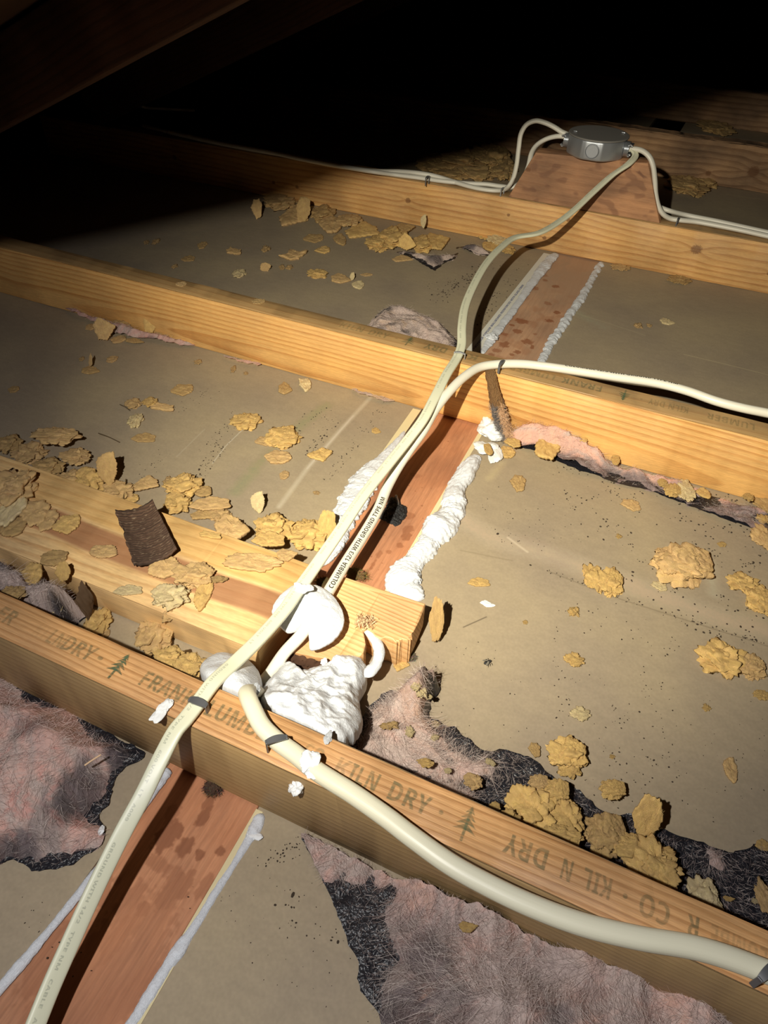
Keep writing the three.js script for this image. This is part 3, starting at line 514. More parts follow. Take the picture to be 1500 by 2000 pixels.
// staples over the cables
const stapleM = std({ color: '#6e6f72', metalness: 0.45, roughness: 0.4 }), stapleB = std({ color: '#b0b2b6', metalness: 0.5, roughness: 0.35 });
function staple(px, py, y, dir, w, h, mat, label, thick = 0.0011, wide = 0.0022) {
  const p = at(px, py, y), t = [];
  const leg = (s) => { const g = new RoundedBoxGeometry(thick, h, wide, 2, thick * 0.4); g.translate(s * w / 2, -h / 2 + 0.001, 0); t.push(g); };
  leg(-1); leg(1); const n = 9, pos = [];
  const g = new RoundedBoxGeometry(w + thick, thick, wide, 2, thick * 0.4); const P = g.attributes.position;
  const top = new THREE.BoxGeometry(w + thick, thick, wide, n, 1, 2); const Q = top.attributes.position; for (let i = 0; i < Q.count; i++) { const x = Q.getX(i) / (w / 2); Q.setY(i, Q.getY(i) + 0.0016 * (1 - x * x)); Q.setZ(i, Q.getZ(i) * (1 + 0.5 * (1 - x * x))); } top.computeVertexNormals(); t.push(top);
  const m = solo('cable_staple', mergeGeometries(t.map((q) => { q = q.index ? q.toNonIndexed() : q; return q; })), mat, label, 'staple');
  m.position.copy(p); m.rotation.y = dir; return m;
}
staple(387, 1372, 0.0975, 0.05, 0.0145, 0.0095, stapleM, 'dark staple holding the flat cable to the nearest joist', 0.0014, 0.0042);
staple(540, 1445, 0.1022, 0.72, 0.0148, 0.0135, stapleM, 'dark staple holding the thick ivory cable near the foam', 0.0014, 0.0036);
staple(1500, 1897, 0.1022, 1.0, 0.0148, 0.0135, stapleM, 'dark staple cut by the right edge, over the thick ivory cable', 0.0014, 0.0036);
staple(898, 690, 0.0975, 0.1, 0.0145, 0.0085, stapleB, 'shiny staple holding the flat cable to the bright second joist');
staple(980, 709, 0.102, 1.45, 0.0138, 0.013, stapleM, 'grey staple over the round white cable on the bright second joist', 0.0013, 0.003);
staple(982, 369, 0.102, 1.5, 0.018, 0.013, stapleB, 'bright staple left of the brown block over two white cables');
staple(835, 346, 0.106, 1.5, 0.016, 0.016, stapleM, 'dark staple over the twisted white cables farther left on the third joist');
staple(1325, 428, 0.101, 1.45, 0.014, 0.012, stapleM, 'dark staple right of the brown block on the third joist');

// ---------------------------------------------------------------- white expanding foam
const foamM = new THREE.MeshPhysicalMaterial({ color: '#dadee5', roughness: 0.5, bumpMap: fineBump, bumpScale: 0.00035, sheen: 0.2 }), foamDry = std({ color: '#e6e8ea', roughness: 0.7 });
const ridge = (x, y, z) => 1 - Math.abs(N3(x, y, z)) * 2;
// a star-shaped body from rim points [px, py, y] round a middle [px, py, y]
function blobGeo(mid, rimPx, H, o = {}) {
  const c = at(...mid), n = o.n ?? 96, rings = o.rings ?? 26, s = o.seed ?? 1;
  const pts = rimPx.map((p) => at(p[0], p[1], p[2] ?? mid[2])), cr = new THREE.CatmullRomCurve3(pts, true, 'centripetal', 0.5), rim = [];
  for (let i = 0; i < n; i++) rim.push(cr.getPoint(i / n));
  const pos = [c.x, 0, c.z], idx = [], uv = [c.x * 30, c.z * 30], prof = o.prof ?? ((t) => Math.sqrt(Math.max(0, 1 - t * t)));
  const hAt = (x, z, t, b) => b + H * prof(t) + (o.bump ?? 0.003) * (fbm(x * (o.f ?? 70), z * (o.f ?? 70), s * 3.1, 3) + (o.fold ?? 0.6) * ridge(x * (o.f ?? 70) * 0.7, b * 30, z * (o.f ?? 70) * 0.7 + s)) * sm(1.05, 0.75, t);
  pos[1] = hAt(c.x, c.z, 0, c.y);
  for (let r = 1; r <= rings; r++) for (let i = 0; i < n; i++) {
    const t0 = r / rings, t = Math.sin(t0 * Math.PI / 2) * 0.6 + t0 * 0.4, a = i / n * 6.2832;
    const e = 1 + (o.ragged ?? 0.03) * (fbm(Math.cos(a) * 4, Math.sin(a) * 4, s * 5.5, 4)) * t + (o.fine ?? 0.01) * N3(Math.cos(a) * 22, Math.sin(a) * 22, s) * t;
    const p = c.clone().lerp(rim[i], t * e); const b = lerp(c.y, rim[i].y, t);
    pos.push(p.x, hAt(p.x, p.z, t, b), p.z); uv.push(p.x * 30, p.z * 30);
  }
  for (let i = 0; i < n; i++) idx.push(0, 1 + i, 1 + (i + 1) % n);
  const quad = (a, b, c2, d) => idx.push(a, c2, b, b, c2, d);
  for (let r = 1; r < rings; r++) for (let i = 0; i < n; i++) { const a = 1 + (r - 1) * n + i, b = 1 + (r - 1) * n + (i + 1) % n; quad(a, b, a + n, b + n); }
  const f = 1 + (rings - 1) * n;
  let prev = f;
  for (const [sh, dn] of [[1.0, 0.35], [0.985, 0.75], [0.93, 1]]) {
    const q0 = pos.length / 3;
    for (let i = 0; i < n; i++) { const k = (f + i) * 3; pos.push(lerp(c.x, pos[k], sh + 0.006 * (dn < 0.5)), pos[k + 1] - (o.under ?? 0.003) * dn, lerp(c.z, pos[k + 2], sh + 0.006 * (dn < 0.5))); uv.push(pos[k] * 30, pos[k + 2] * 30 + dn * 0.1); }
    for (let i = 0; i < n; i++) quad(prev + i, prev + (i + 1) % n, q0 + i, q0 + (i + 1) % n);
    prev = q0;
  }
  const cI = pos.length / 3; let my = 0; for (let i = 0; i < n; i++) my += pos[(prev + i) * 3 + 1] / n; pos.push(c.x, my, c.z); uv.push(c.x * 30, c.z * 30);
  for (let i = 0; i < n; i++) idx.push(cI, prev + (i + 1) % n, prev + i);
  const g = geoFrom(pos, idx, uv);
  if (g.attributes.normal.getY(0) < 0) { const I = g.index.array; for (let i = 0; i < I.length; i += 3) { const t = I[i]; I[i] = I[i + 1]; I[i + 1] = t; } g.computeVertexNormals(); }
  return g;
}
// a piped bead along stations [px, py, half width in pixels, height ratio?]
function beadGeo(st, o = {}) {
  const P = st.map((s) => at(s[0], s[1], o.y ?? 0.002)), c = new THREE.CatmullRomCurve3(P, false, 'centripetal'), L = c.getLength(), n = Math.ceil(L / (o.step ?? 0.0016)), m = o.m ?? 22, s = o.seed ?? 1;
  const W = st.map((q, i) => q[2] * depthOf(P[i]) / F), K = st.map((q) => q[3] ?? 0.75), pos = [], idx = [], uv = [];
  for (let i = 0; i <= n; i++) {
    const t = i / n, p = c.getPoint(t), T = c.getTangent(t).setY(0).normalize(), S = V(-T.z, 0, T.x), ft = t * (P.length - 1), k = Math.min(P.length - 2, Math.floor(ft));
    const d = t * L, end = Math.min(1, Math.sqrt(Math.min(d, L - d) / 0.006 + 0.0004)), cen = (o.wander ?? 0.12) * fbm(d * 60, 1, s, 2);
    const w = lerp(W[k], W[k + 1], ft - k) * end * (1 + (o.vary ?? 0.22) * fbm(d * (o.freq ?? 55), 9, s, 2)), h = w * lerp(K[k], K[k + 1], ft - k);
    for (let j = 0; j <= m; j++) {
      const a = Math.PI * j / m, x = Math.cos(a), y = Math.sin(a);
      const fold = Math.sin((d / w) * (o.turn ?? 1.6) + x * 1.8 + 2.2 * N3(d * 30, 2, s));
      const r = 1 + (o.fold ?? 0.1) * fold * y + (o.rough ?? 0.1) * fbm(d * 170 / Math.max(0.6, w * 90) , x * 2.4, s + y, 3) + (o.ridge ?? 0.025) * ridge(d * 260, x * 3, s);
      const e = 1 + (o.ragged ?? 0.05) * fbm(d * 210, x > 0 ? 5 : 8, s, 3) * (1 - y);
      pos.push(p.x + S.x * w * (x * r * e + cen), (o.y ?? 0) - 0.0006 + h * y * r, p.z + S.z * w * (x * r * e + cen)); uv.push(d * 30, j / m * 2);
    }
  }
  for (let i = 0; i < n; i++) for (let j = 0; j < m; j++) { const a = i * (m + 1) + j, b = a + m + 1; idx.push(a, a + 1, b, b, a + 1, b + 1); }
  const g = geoFrom(pos, idx, uv);
  if (g.attributes.normal.getY(Math.floor(n / 2) * (m + 1) + (m >> 1)) < 0) { const I = g.index.array; for (let i = 0; i < I.length; i += 3) { const t = I[i]; I[i] = I[i + 1]; I[i + 1] = t; } g.computeVertexNormals(); }
  return g;
}
// a rough lump of unit size with a flattened underside
function lumpGeo(s, detail = 11, big = 0.35, rid = 0.2, fine = 0.05, flat = -0.35, bf = 1.2) {
  let g = new THREE.IcosahedronGeometry(1, detail); g.deleteAttribute('uv'); g.deleteAttribute('normal'); g = mergeVertices(g, 1e-4);
  const p = g.attributes.position, uv = [];
  for (let i = 0; i < p.count; i++) {
    const v = V(p.getX(i), p.getY(i), p.getZ(i)), r = 1 + big * fbm(v.x * bf, v.y * bf, v.z * bf + s * 9, 2) * 1.6 + rid * (ridge(v.x * 2.2 + s, v.y * 3, v.z * 2.2) - 0.3) + fine * fbm(v.x * 7, v.y * 7, v.z * 7 + s, 3) * 2;
    v.multiplyScalar(Math.max(0.4, r)); if (v.y < flat) v.y = flat + (v.y - flat) * 0.12; p.setXYZ(i, v.x, v.y - flat, v.z); uv.push(v.x * 1.3, v.z * 1.3 + v.y * 0.7);
  }
  g.setAttribute('uv', new THREE.Float32BufferAttribute(uv, 2)); g.computeVertexNormals(); return g;
}
const foam = (geo, label, mat = foamM, name = 'foam_bead') => rebase(solo(name, geo, mat, label, 'foam'));
foam(beadGeo([[934, 890, 9], [923, 905, 14, 0.9], [905, 930, 19], [889, 957, 18], [886, 980, 24, 0.9], [887, 1000, 22], [875, 1013, 25], [860, 1033, 30, 0.8], [840, 1057, 24], [832, 1073, 22, 0.9], [810, 1097, 21], [793, 1120, 29, 0.7], [787, 1142, 38, 0.55], [800, 1160, 28, 0.5], [806, 1178, 24, 0.4]], { seed: 3, y: 0.001, fold: 0.12, freq: 26, turn: 0.8, m: 34, step: 0.0012, ragged: 0.08, rough: 0.16 }), 'thick twisted white foam bead right of the round white cable, between plate and plasterboard');
foam(beadGeo([[792, 838, 4], [770, 868, 8], [745, 898, 13], [718, 930, 27, 0.5], [703, 955, 30, 0.5], [690, 980, 29, 0.5], [672, 1010, 25, 0.55], [664, 1035, 22], [657, 1060, 17], [645, 1082, 12], [618, 1104, 9], [606, 1118, 6]], { seed: 8, fold: 0.05, rough: 0.2, freq: 40, m: 34, step: 0.0012, ragged: 0.12, turn: 0.8 }), 'lumpy white foam strip under the flat cable, left of the plate');
foam(beadGeo([[1087, 494, 7, 0.5], [1077, 503, 10, 0.5], [1062, 521, 11, 0.5], [1045, 543, 9, 0.45], [1026, 570, 8, 0.4], [1005, 600, 8, 0.4], [984, 628, 8, 0.4], [966, 652, 9, 0.45], [952, 672, 8, 0.4], [940, 688, 5, 0.4]], { seed: 12, fold: 0.06, turn: 0.5, freq: 30, rough: 0.16 }), 'white foam bead beside the printed paper tape in the far bay');
foam(beadGeo([[1176, 511, 5], [1170, 520, 7], [1160, 538, 6], [1150, 556, 6], [1138, 578, 9], [1122, 600, 8], [1105, 626, 9], [1092, 646, 8], [1080, 662, 9], [1070, 682, 8], [1058, 704, 8], [1050, 718, 7]], { seed: 15, fold: 0.06, wander: 0.5, turn: 0.6, freq: 40, rough: 0.16 }), 'thin wavy white foam bead right of the blotched plate in the far bay');
foam(beadGeo([[330, 1499, 9], [322, 1508, 12], [310, 1525, 11], [294, 1550, 9], [270, 1585, 8], [230, 1640, 8], [190, 1694, 8], [160, 1734, 9], [120, 1784, 9], [80, 1832, 9], [40, 1880, 11], [0, 1926, 11], [-50, 1985, 11]], { seed: 19, fold: 0.09, turn: 1.2 }), 'rope-like white foam bead in the lower left corner, left of the flat cable');
foam(beadGeo([[512, 1586, 8], [506, 1598, 12], [498, 1616, 14], [490, 1630, 11], [476, 1653, 8], [458, 1683, 8], [436, 1717, 8], [414, 1752, 9], [390, 1791, 9], [364, 1830, 11], [343, 1862, 14], [325, 1887, 11], [304, 1921, 12], [280, 1960, 12], [252, 2003, 12], [220, 2055, 12]], { seed: 23, fold: 0.09, turn: 1.3 }), 'long white foam bead along the right edge of the brown plate at the bottom');
foam(beadGeo([[708, 1219, 6], [716, 1228, 8], [727, 1242, 10], [737, 1258, 11], [741, 1274, 11], [737, 1292, 11], [726, 1308, 12], [712, 1322, 10]], { seed: 27, y: 0.034, fold: 0.05, rough: 0.06, m: 26 }), 'smooth curling drip of white foam beside the offcut', foamM, 'foam_drip');
// the disc that the two cables pass: domed, notched where the round cable comes out
foam(blobGeo([606, 1192, 0.057], [[531, 1192, 0.052], [545, 1165, 0.053], [580, 1141, 0.056], [623, 1145, 0.056], [650, 1163, 0.055], [669, 1192, 0.053], [672, 1213, 0.052], [662, 1238, 0.051], [638, 1258, 0.05], [606, 1267, 0.049], [604, 1252, 0.051], [602, 1236, 0.053], [599, 1219, 0.056], [592, 1214, 0.056], [585, 1222, 0.054], [576, 1229, 0.053], [562, 1233, 0.052], [549, 1224, 0.052], [536, 1208, 0.052]], 0.007, { seed: 5, bump: 0.0012, f: 90, fold: 0.3, under: 0.005, ragged: 0.02, n: 160, rings: 30, prof: (t) => 1 - t ** 3 }), 'round flat disc of white foam where the flat and round cables meet', foamM, 'foam_disc');
foam(blobGeo([452, 1325, 0.06], [[391, 1312, 0.062], [402, 1295, 0.05], [428, 1283, 0.042], [462, 1286, 0.04], [490, 1298, 0.042], [508, 1320, 0.05], [508, 1348, 0.07], [490, 1366, 0.084], [450, 1352, 0.084], [412, 1334, 0.084]], 0.02, { seed: 9, bump: 0.0012, f: 60, fold: 0.5, under: 0.03, ragged: 0.02, rings: 24 }), 'smooth white foam mound behind the nearest joist, crossed by the flat cable', foamM, 'foam_mound');
foam(blobGeo([632, 1362, 0.04], [[512, 1352, 0.05], [535, 1322, 0.03], [557, 1297, 0.02], [580, 1313, 0.022], [604, 1311, 0.022], [628, 1304, 0.022], [650, 1297, 0.022], [660, 1285, 0.024], [687, 1283, 0.024], [710, 1293, 0.022], [717, 1313, 0.02], [711, 1340, 0.024], [701, 1354, 0.028], [704, 1380, 0.035], [707, 1402, 0.042], [700, 1428, 0.055], [688, 1440, 0.062], [658, 1446, 0.074], [632, 1436, 0.078], [598, 1417, 0.078], [564, 1402, 0.078], [532, 1386, 0.076], [514, 1372, 0.07]], 0.016, { seed: 14, bump: 0.0065, f: 44, fold: 0.35, under: 0.02, ragged: 0.05, n: 200, rings: 54, prof: (t) => Math.sqrt(Math.max(0, 1 - t ** 3)) }), 'large lumpy white foam puddle between the offcut and the nearest joist', foamM, 'foam_puddle');
{ // a few holes in the puddle show brown wood chips
  for (const [x, y, w, l] of [[579, 1367, 0.004, 'upper'], [592, 1394, 0.0055, 'lower']]) {
    const g = lumpGeo(x, 5, 0.5, 0.4, 0.1, -0.2); g.scale(w * 1.3, w * 0.3, w * 0.8);
    const m = solo('wood_chip', g, std({ color: '#6a3f26', roughness: 0.9 }), `${l} of the two brown wood chips showing through the foam puddle`, 'wood chip'); m.position.copy(at(x, y, l === 'upper' ? 0.056 : 0.062));
  }
}
seed(41);
function bit(px, py, w, h, y, label, s, tall = 0.7, mat = foamDry, turn = 0.3) {
  const p = at(px, py, y), d = depthOf(p) / F, g = lumpGeo(s, 12, 0.62, 0.09, 0.03, -0.3, 0.5); g.scale(w / 2 * d, Math.min(w, h) / 2 * d * tall, h / 2 * d);
  const m = solo('foam_crumb', g, mat, label, 'foam crumb'); m.position.copy(p); m.rotation.y = turn; return m;
}
bit(318, 1390, 26, 46, 0.0895, 'folded white foam crumb on the nearest joist left of the flat cable', 3, 0.5, foamDry, -0.1);
bit(606, 1490, 34, 52, 0.1, 'white foam crumb stuck on the thick ivory cable', 6.2, 0.5);
bit(641, 1441, 13, 24, 0.0895, 'small foam drip on the edge of the nearest joist', 9.4, 0.6, foamM);
bit(592, 1150, 28, 22, 0.0715, 'foam lump stuck on the flat cable above the disc', 12.3, 0.6);
bit(500, 1349, 14, 24, 0.083, 'little foam blob on the bend of the thick ivory cable', 14.1, 0.7, foamM);
bit(632, 1294, 13, 14, 0.036, 'little foam flake on the round cable below the disc', 15.6, 0.6);
bit(198, 1622, 12, 20, 0.004, 'small white foam crumb at the left of the flat cable by pink insulation', 17.7);
bit(497, 1632, 26, 14, 0.001, 'ragged foam splash beside the bead under the nearest joist', 18.9, 0.5);
bit(960, 660, 24, 18, 0.003, 'foam bump on the bead beside the blue printed tape', 20.2, 0.8, foamM);
bit(957, 842, 50, 54, 0.004, 'white foam clump below the torn paper flap at the bright joist', 22.5, 0.8);
bit(947, 876, 38, 40, 0.002, 'crumbly foam patch just below the clump at the bright joist', 24.6, 0.4);
bit(968, 888, 22, 44, 0.002, 'hanging tail of crumbly foam beside a golden flake', 26.4, 0.4);
bit(950, 1180, 22, 12, 0.0005, 'tiny white lint of foam alone on the plasterboard', 28.3, 0.3);
{ // crumb hanging on the near face of the nearest joist
  const p = atz(577, 1543, 0.003), g = lumpGeo(31.3, 12, 0.62, 0.09, 0.03, -0.3, 0.5); g.rotateX(Math.PI / 2); g.scale(0.0058, 0.0076, 0.006);
  const m = solo('foam_crumb', g, foamDry, 'white foam crumb stuck to the side of the nearest joist', 'foam crumb'); m.position.copy(p); m.position.z = -0.0006;
}
// nail standing in its tar patch on the plate
{
  const t = at(772, 1000, -0.002);
  const g = blobGeo([772, 1002, -0.002], [[752, 994], [757, 980], [764, 972], [778, 972], [784, 985], [795, 992], [794, 1008], [786, 1018], [776, 1028], [764, 1024], [752, 1018], [740, 1012]].map((p) => [...p, -0.002]), 0.003, { seed: 33, bump: 0.0014, f: 300, under: 0.0005, ragged: 0.08, fine: 0.03, prof: (q) => Math.sqrt(1 - q ** 4) });
  rebase(solo('tar_patch', g, std({ color: '#1a1a1c', roughness: 0.55, bumpMap: feltBump, bumpScale: 0.001 }), 'black tar patch on the plate beside the round white cable', 'tar'));
  const n = thing('nail', 'bent steel nail standing up out of the black tar patch', 'nail', [at(777, 986, 0).x, 0, at(777, 986, 0).z]);
  const c = sweep([V(0, -0.004, 0), V(0, 0.004, 0), V(-0.001, 0.0095, 0.0005), V(-0.0026, 0.0145, 0.0005)], 0.0014, 0.0014, { m: 10, step: 0.001 });
  mesh('shank', c, std({ color: '#8f8d88', metalness: 0.7, roughness: 0.4 }), n);
}
// printed tape lettering
{
  const [m, a, d, s, L] = tape, W = 2048, H = 96, c = document.createElement('canvas'); c.width = W; c.height = H; const g = c.getContext('2d');
  g.fillStyle = 'rgb(58,72,132)'; g.font = 'bold 60px sans-serif'; g.textBaseline = 'middle'; const text = 'FIREPROOF GYPSUM WALLBOARD REINFORCED WITH GLASS FIBER';
  const w = g.measureText(text).width; g.scale(W / w, 1); g.fillText(text, 0, H / 2);
  const t = new THREE.CanvasTexture(c); t.colorSpace = THREE.SRGBColorSpace;
  const p0 = at(925, 682, 0.001), p1 = at(1022, 556, 0.001), geo = new THREE.PlaneGeometry(p0.distanceTo(p1), 0.0088); geo.rotateX(-Math.PI / 2);
  const o = tag(mesh('printed_lettering', geo, std({ map: t, transparent: true, roughness: 0.8 }), floorL), 'blue lettering printed on the paper tape');
  o.position.copy(p0).add(p1).multiplyScalar(0.5); o.position.y = 0.0009; const q = p1.clone().sub(p0); o.rotation.y = Math.atan2(-q.z, q.x);
}

// ---------------------------------------------------------------- fibreglass insulation with black backing paper
function sdf(poly) { // signed distance to a polygon in x, z: positive inside; and the nearest point
  return (x, z) => {
    let best = 1e9, bx = 0, bz = 0, inside = false;
    for (let i = 0, j = poly.length - 1; i < poly.length; j = i++) {
      const [ax, az] = poly[j], [cx, cz] = poly[i], dx = cx - ax, dz = cz - az, t = clamp(((x - ax) * dx + (z - az) * dz) / (dx * dx + dz * dz)), qx = ax + dx * t, qz = az + dz * t, d = Math.hypot(x - qx, z - qz);
      if (d < best) { best = d; bx = qx; bz = qz; }
      if ((az > z) !== (cz > z) && x < (cx - ax) * (z - az) / (cz - az) + ax) inside = !inside;
    }
    return [inside ? best : -best, bx, bz];
  };
}
function patch(polyIn, cell, height, color, o = {}) {
  let poly = [];
  const src = polyIn.map((p) => { const w = at(p[0], p[1], p[2] ?? 0); return [w.x, w.z]; });
  const cr = new THREE.CatmullRomCurve3(src.map((p) => V(p[0], 0, p[1])), true, 'centripetal'), n = o.n ?? 220;
  for (let i = 0; i < n; i++) { const p = cr.getPointAt(i / n), e = o.ragged ?? 0.003; poly.push([p.x + e * fbm(p.x * 70, p.z * 70, 3, 3), p.z + e * fbm(p.x * 70, p.z * 70, 8, 3)]); }
  const f = sdf(poly), xs = poly.map((p) => p[0]), zs = poly.map((p) => p[1]);
  const x0 = Math.min(...xs) - cell, z0 = Math.min(...zs) - cell, nx = Math.ceil((Math.max(...xs) - x0) / cell) + 2, nz = Math.ceil((Math.max(...zs) - z0) / cell) + 2;
  const V2 = [], D = [];
  for (let k = 0; k < nz; k++) for (let i = 0; i < nx; i++) {
    let x = x0 + i * cell, z = z0 + k * cell; let [d, qx, qz] = f(x, z);
    if (d < 0 && d > -1.5 * cell) { x = qx; z = qz; }
    D.push(d); V2.push([x, z]);
  }
  const pos = [], idx = [], col = [], uv = [], id = new Map(), H = [];
  const h = V2.map(([x, z], i) => D[i] > -1.5 * cell ? height(x, z, Math.max(0, D[i])) : null);
  const vert = (i) => { if (!id.has(i)) { id.set(i, pos.length / 3); const [x, z] = V2[i]; pos.push(x, Math.max(h[i], o.floor ?? 0.0004), z); uv.push(x * 12, z * 12); col.push(...color(x, z, h[i], Math.max(0, D[i]))); } return id.get(i); };
  for (let k = 0; k < nz - 1; k++) for (let i = 0; i < nx - 1; i++) {
    const q = [k * nx + i, k * nx + i + 1, (k + 1) * nx + i, (k + 1) * nx + i + 1];
    if (q.some((a) => h[a] === null) || !q.some((a) => D[a] > 0) || (o.cut && q.every((a) => h[a] <= 0))) continue;
    const [a, b, c, d] = q.map(vert); idx.push(a, c, b, b, c, d);
  }
  const g = geoFrom(pos, idx, uv, col); g.userData = { sdf: f, box: [x0, z0, nx * cell, nz * cell] }; return g;
}
const PINK = lin(206, 166, 154), GREY = lin(186, 168, 160), MAUVE = lin(150, 132, 134), BLACKISH = lin(46, 44, 50), ROSE = lin(200, 140, 130), STRAW = lin(186, 160, 130);
const fluffM = std({ vertexColors: true, roughness: 1, bumpMap: feltBump, bumpScale: 0.0012 }), hairM = std({ vertexColors: true, roughness: 0.9, side: THREE.DoubleSide });
const paperB = std({ color: '#1e1e24', roughness: 0.38, bumpMap: feltBump, bumpScale: 0.001, side: THREE.DoubleSide });
// one batt or scrap: backing paper below, fluff where its thickness is above nought, loose hair over both
function batt(name, label, poly, o) {
  const g = thing(name, label, 'insulation'), parts = [];
  seed(o.seed);
  const base = o.base ?? (() => 0.001);
  if (o.paper !== false) parts.push(mesh('backing_paper', patch(poly, o.pcell ?? 0.003, (x, z, d) => base(x, z, d) + 0.0012 + (o.crinkle ?? 0.0016) * ridge(x * 60 + 40 * z, 2, z * 22 - x * 60) * sm(0, 0.004, d) * (0.6 + 0.4 * N3(x * 30, z * 30, 3)), () => [1, 1, 1], { ragged: o.ragged ?? 0.004 }), paperB, g));
  const fa = Math.cos(o.flow ?? 1.2), fb = Math.sin(o.flow ?? 1.2);
  const streak = (x, z, a, b) => { const wx = x + 0.02 * N3(x * 14, z * 14, o.seed), wz = z + 0.02 * N3(x * 14, z * 14, o.seed + 5); return fbm((wx * fa + wz * fb) * a, (wz * fa - wx * fb) * b, o.seed + 8, 3); };
  const fl = (x, z, d) => o.thick(x, z, d) + (o.rough ?? 0.006) * (fbm(x * 16, z * 16, o.seed, 2) * 1.1 + 0.35 * streak(x, z, 16, 60));
  const colour = (x, z, h) => {
    const m = 0.6 * fbm(x * 12, z * 12, o.seed + 9, 2) + 0.7 * streak(x, z, 20, 90), k = 0.6 * fbm(x * 20, z * 20, o.seed + 2, 2) + 0.8 * streak(z, x, 24, 120);
    let c = mix3(o.tone ?? PINK, GREY, sm(-0.15, 0.35, m + (o.grey ?? 0))); c = mix3(c, ROSE, sm(0.15, 0.5, k) * (o.rose ?? 0.5)); c = mix3(c, STRAW, sm(0.1, 0.5, -m) * 0.35);
    if (o.front) c = mix3(c, mix3(BLACKISH, MAUVE, clamp(0.3 + k)), sm(o.front, o.front + 0.009, z + 0.008 * m + 0.002 * x) * 0.85);
    for (const b of o.dark ?? []) { const r = Math.hypot((x - b[0]) / b[2], (z - b[1]) / b[2] / (b[3] ?? 1)); c = mix3(c, BLACKISH, sm(1.15, 0.5, r + 0.5 * k) * (b[4] ?? 0.85)); }
    c = mix3(c, MAUVE, 0.3 * sm(0.2, -0.3, k)); return c;
  };
  mesh('fluff', patch(poly, o.cell ?? 0.0025, (x, z, d) => { const t = fl(x, z, d); return t > 0 ? base(x, z, d) + t + 0.0012 : -0.001; }, colour, { ragged: o.ragged ?? 0.004, cut: true, floor: -0.0005 }), fluffM, g).userData.kind = 'stuff';
  const pg = patch(poly, 0.02, () => 0, () => [1, 1, 1]), S = pg.userData.sdf, B = pg.userData.box;
  tag(mesh('loose_fibres', fibres(o.hair ?? 4000, () => {
    const x = B[0] + rnd() * B[2], z = B[1] + rnd() * B[3], [d] = S(x, z), t = fl(x, z, Math.max(0, d)), bare = t <= 0; if (d < (bare ? 0.002 : 0) || (bare && rnd() < (o.bald ?? 0.3))) return null;
    const a = (o.flow ?? 1.2) + 2.2 * fbm(x * 9, z * 9, o.seed, 2) * 2;
    const c0 = t > 0 ? colour(x, z, 0) : (rnd() < 0.35 ? BLACKISH : lin(140, 124, 122)), q = rnd(), c = mix3(c0, q < 0.55 ? lin(222, 208, 200) : q < 0.75 ? lin(96, 80, 80) : c0, rr(0.2, 0.85));
    return [V(x, base(x, z, d) + Math.max(0.001, t) + rr(0.0008, 0.0032), z), V(Math.cos(a) + rr(-0.9, 0.9), rr(-0.15, 0.3), Math.sin(a) + rr(-0.9, 0.9)).normalize(), Math.min(bare ? rr(0.002, 0.006) : rr(0.005, o.hlen ?? 0.016), 0.005 + d), c, 1.1];
  }, o.hw ?? 0.0001), hairM, g), 'loose hair-fine fibres', null, null, 'stuff');
  return g;
}
const spot = (px, py, r, e = 1, k = 0.85, y = 0.02) => { const p = at(px, py, y); return [p.x, p.z, r, e, k]; };
batt('insulation_batt', 'pink fluffy insulation against the nearest joist at the lower left', [[-120, 1300, 0], [0, 1327], [130, 1387], [268, 1466], [282, 1474, 0], [268, 1490], [238, 1505], [222, 1540], [212, 1575], [196, 1592], [204, 1630, 0.006], [192, 1650, 0.006], [160, 1672, 0.006], [110, 1690, 0.006], [60, 1700], [30, 1680], [0, 1692], [-130, 1760]], {
  seed: 11, thick: (x, z, d) => 0.030 * sm(-0.002, 0.035, d) - 0.004, rose: 0.7, hair: 22000, flow: 0.8, rough: 0.012,
  dark: [spot(60, 1430, 0.016, 1, 0.45), spot(95, 1600, 0.02, 1, 0.4), spot(150, 1545, 0.02, 1.4, 0.85), spot(248, 1475, 0.02, 0.8, 0.95, 0.004), spot(10, 1665, 0.022, 1, 0.9), spot(235, 1490, 0.012, 1, 0.8, 0.004)] });
batt('insulation_batt', 'wide pink insulation with shiny black paper along the bottom edge, below the thick ivory cable', [[588, 1632], [700, 1690], [820, 1745], [960, 1810], [1120, 1880], [1300, 1960], [1500, 2060], [1500, 2200], [1000, 2200], [790, 2075], [760, 2030], [738, 1990], [712, 1945], [696, 1906], [706, 1908], [694, 1870], [682, 1842], [664, 1800], [650, 1765], [636, 1738], [618, 1690], [606, 1668]], {
  seed: 23, thick: (x, z, d) => { const p = at(640, 1700, 0), e = z - 0.0; const left = 0.020 * sm(0.012, 0.06, d); const near = 0.016 * sm(0.055, 0.0, e); return Math.min(0.034, left + near + 0.02 * sm(0.19, 0.28, x) - 0.0125 + 0.012 * fbm(x * 14 + z * 5, z * 9, 77, 2) + 0.006 * fbm((x * 0.3 + z) * 12, (x - 0.3 * z) * 70, 78, 2)); }, hlen: 0.024, bald: 0.6, hair: 52000, hw: 0.00009, rough: 0.013, rose: 0.25, grey: 0.25, flow: 1.9, crinkle: 0.0022, dark: [spot(835, 1890, 0.016, 1.6, 0.7), spot(770, 1870, 0.02, 2, 0.4), spot(720, 1960, 0.02, 0.8, 0.8), spot(800, 1990, 0.024, 0.7, 0.75), spot(690, 1800, 0.012, 1.5, 0.7), spot(880, 1960, 0.016, 1, 0.5), spot(1080, 1990, 0.014, 0.7, 0.6)] });
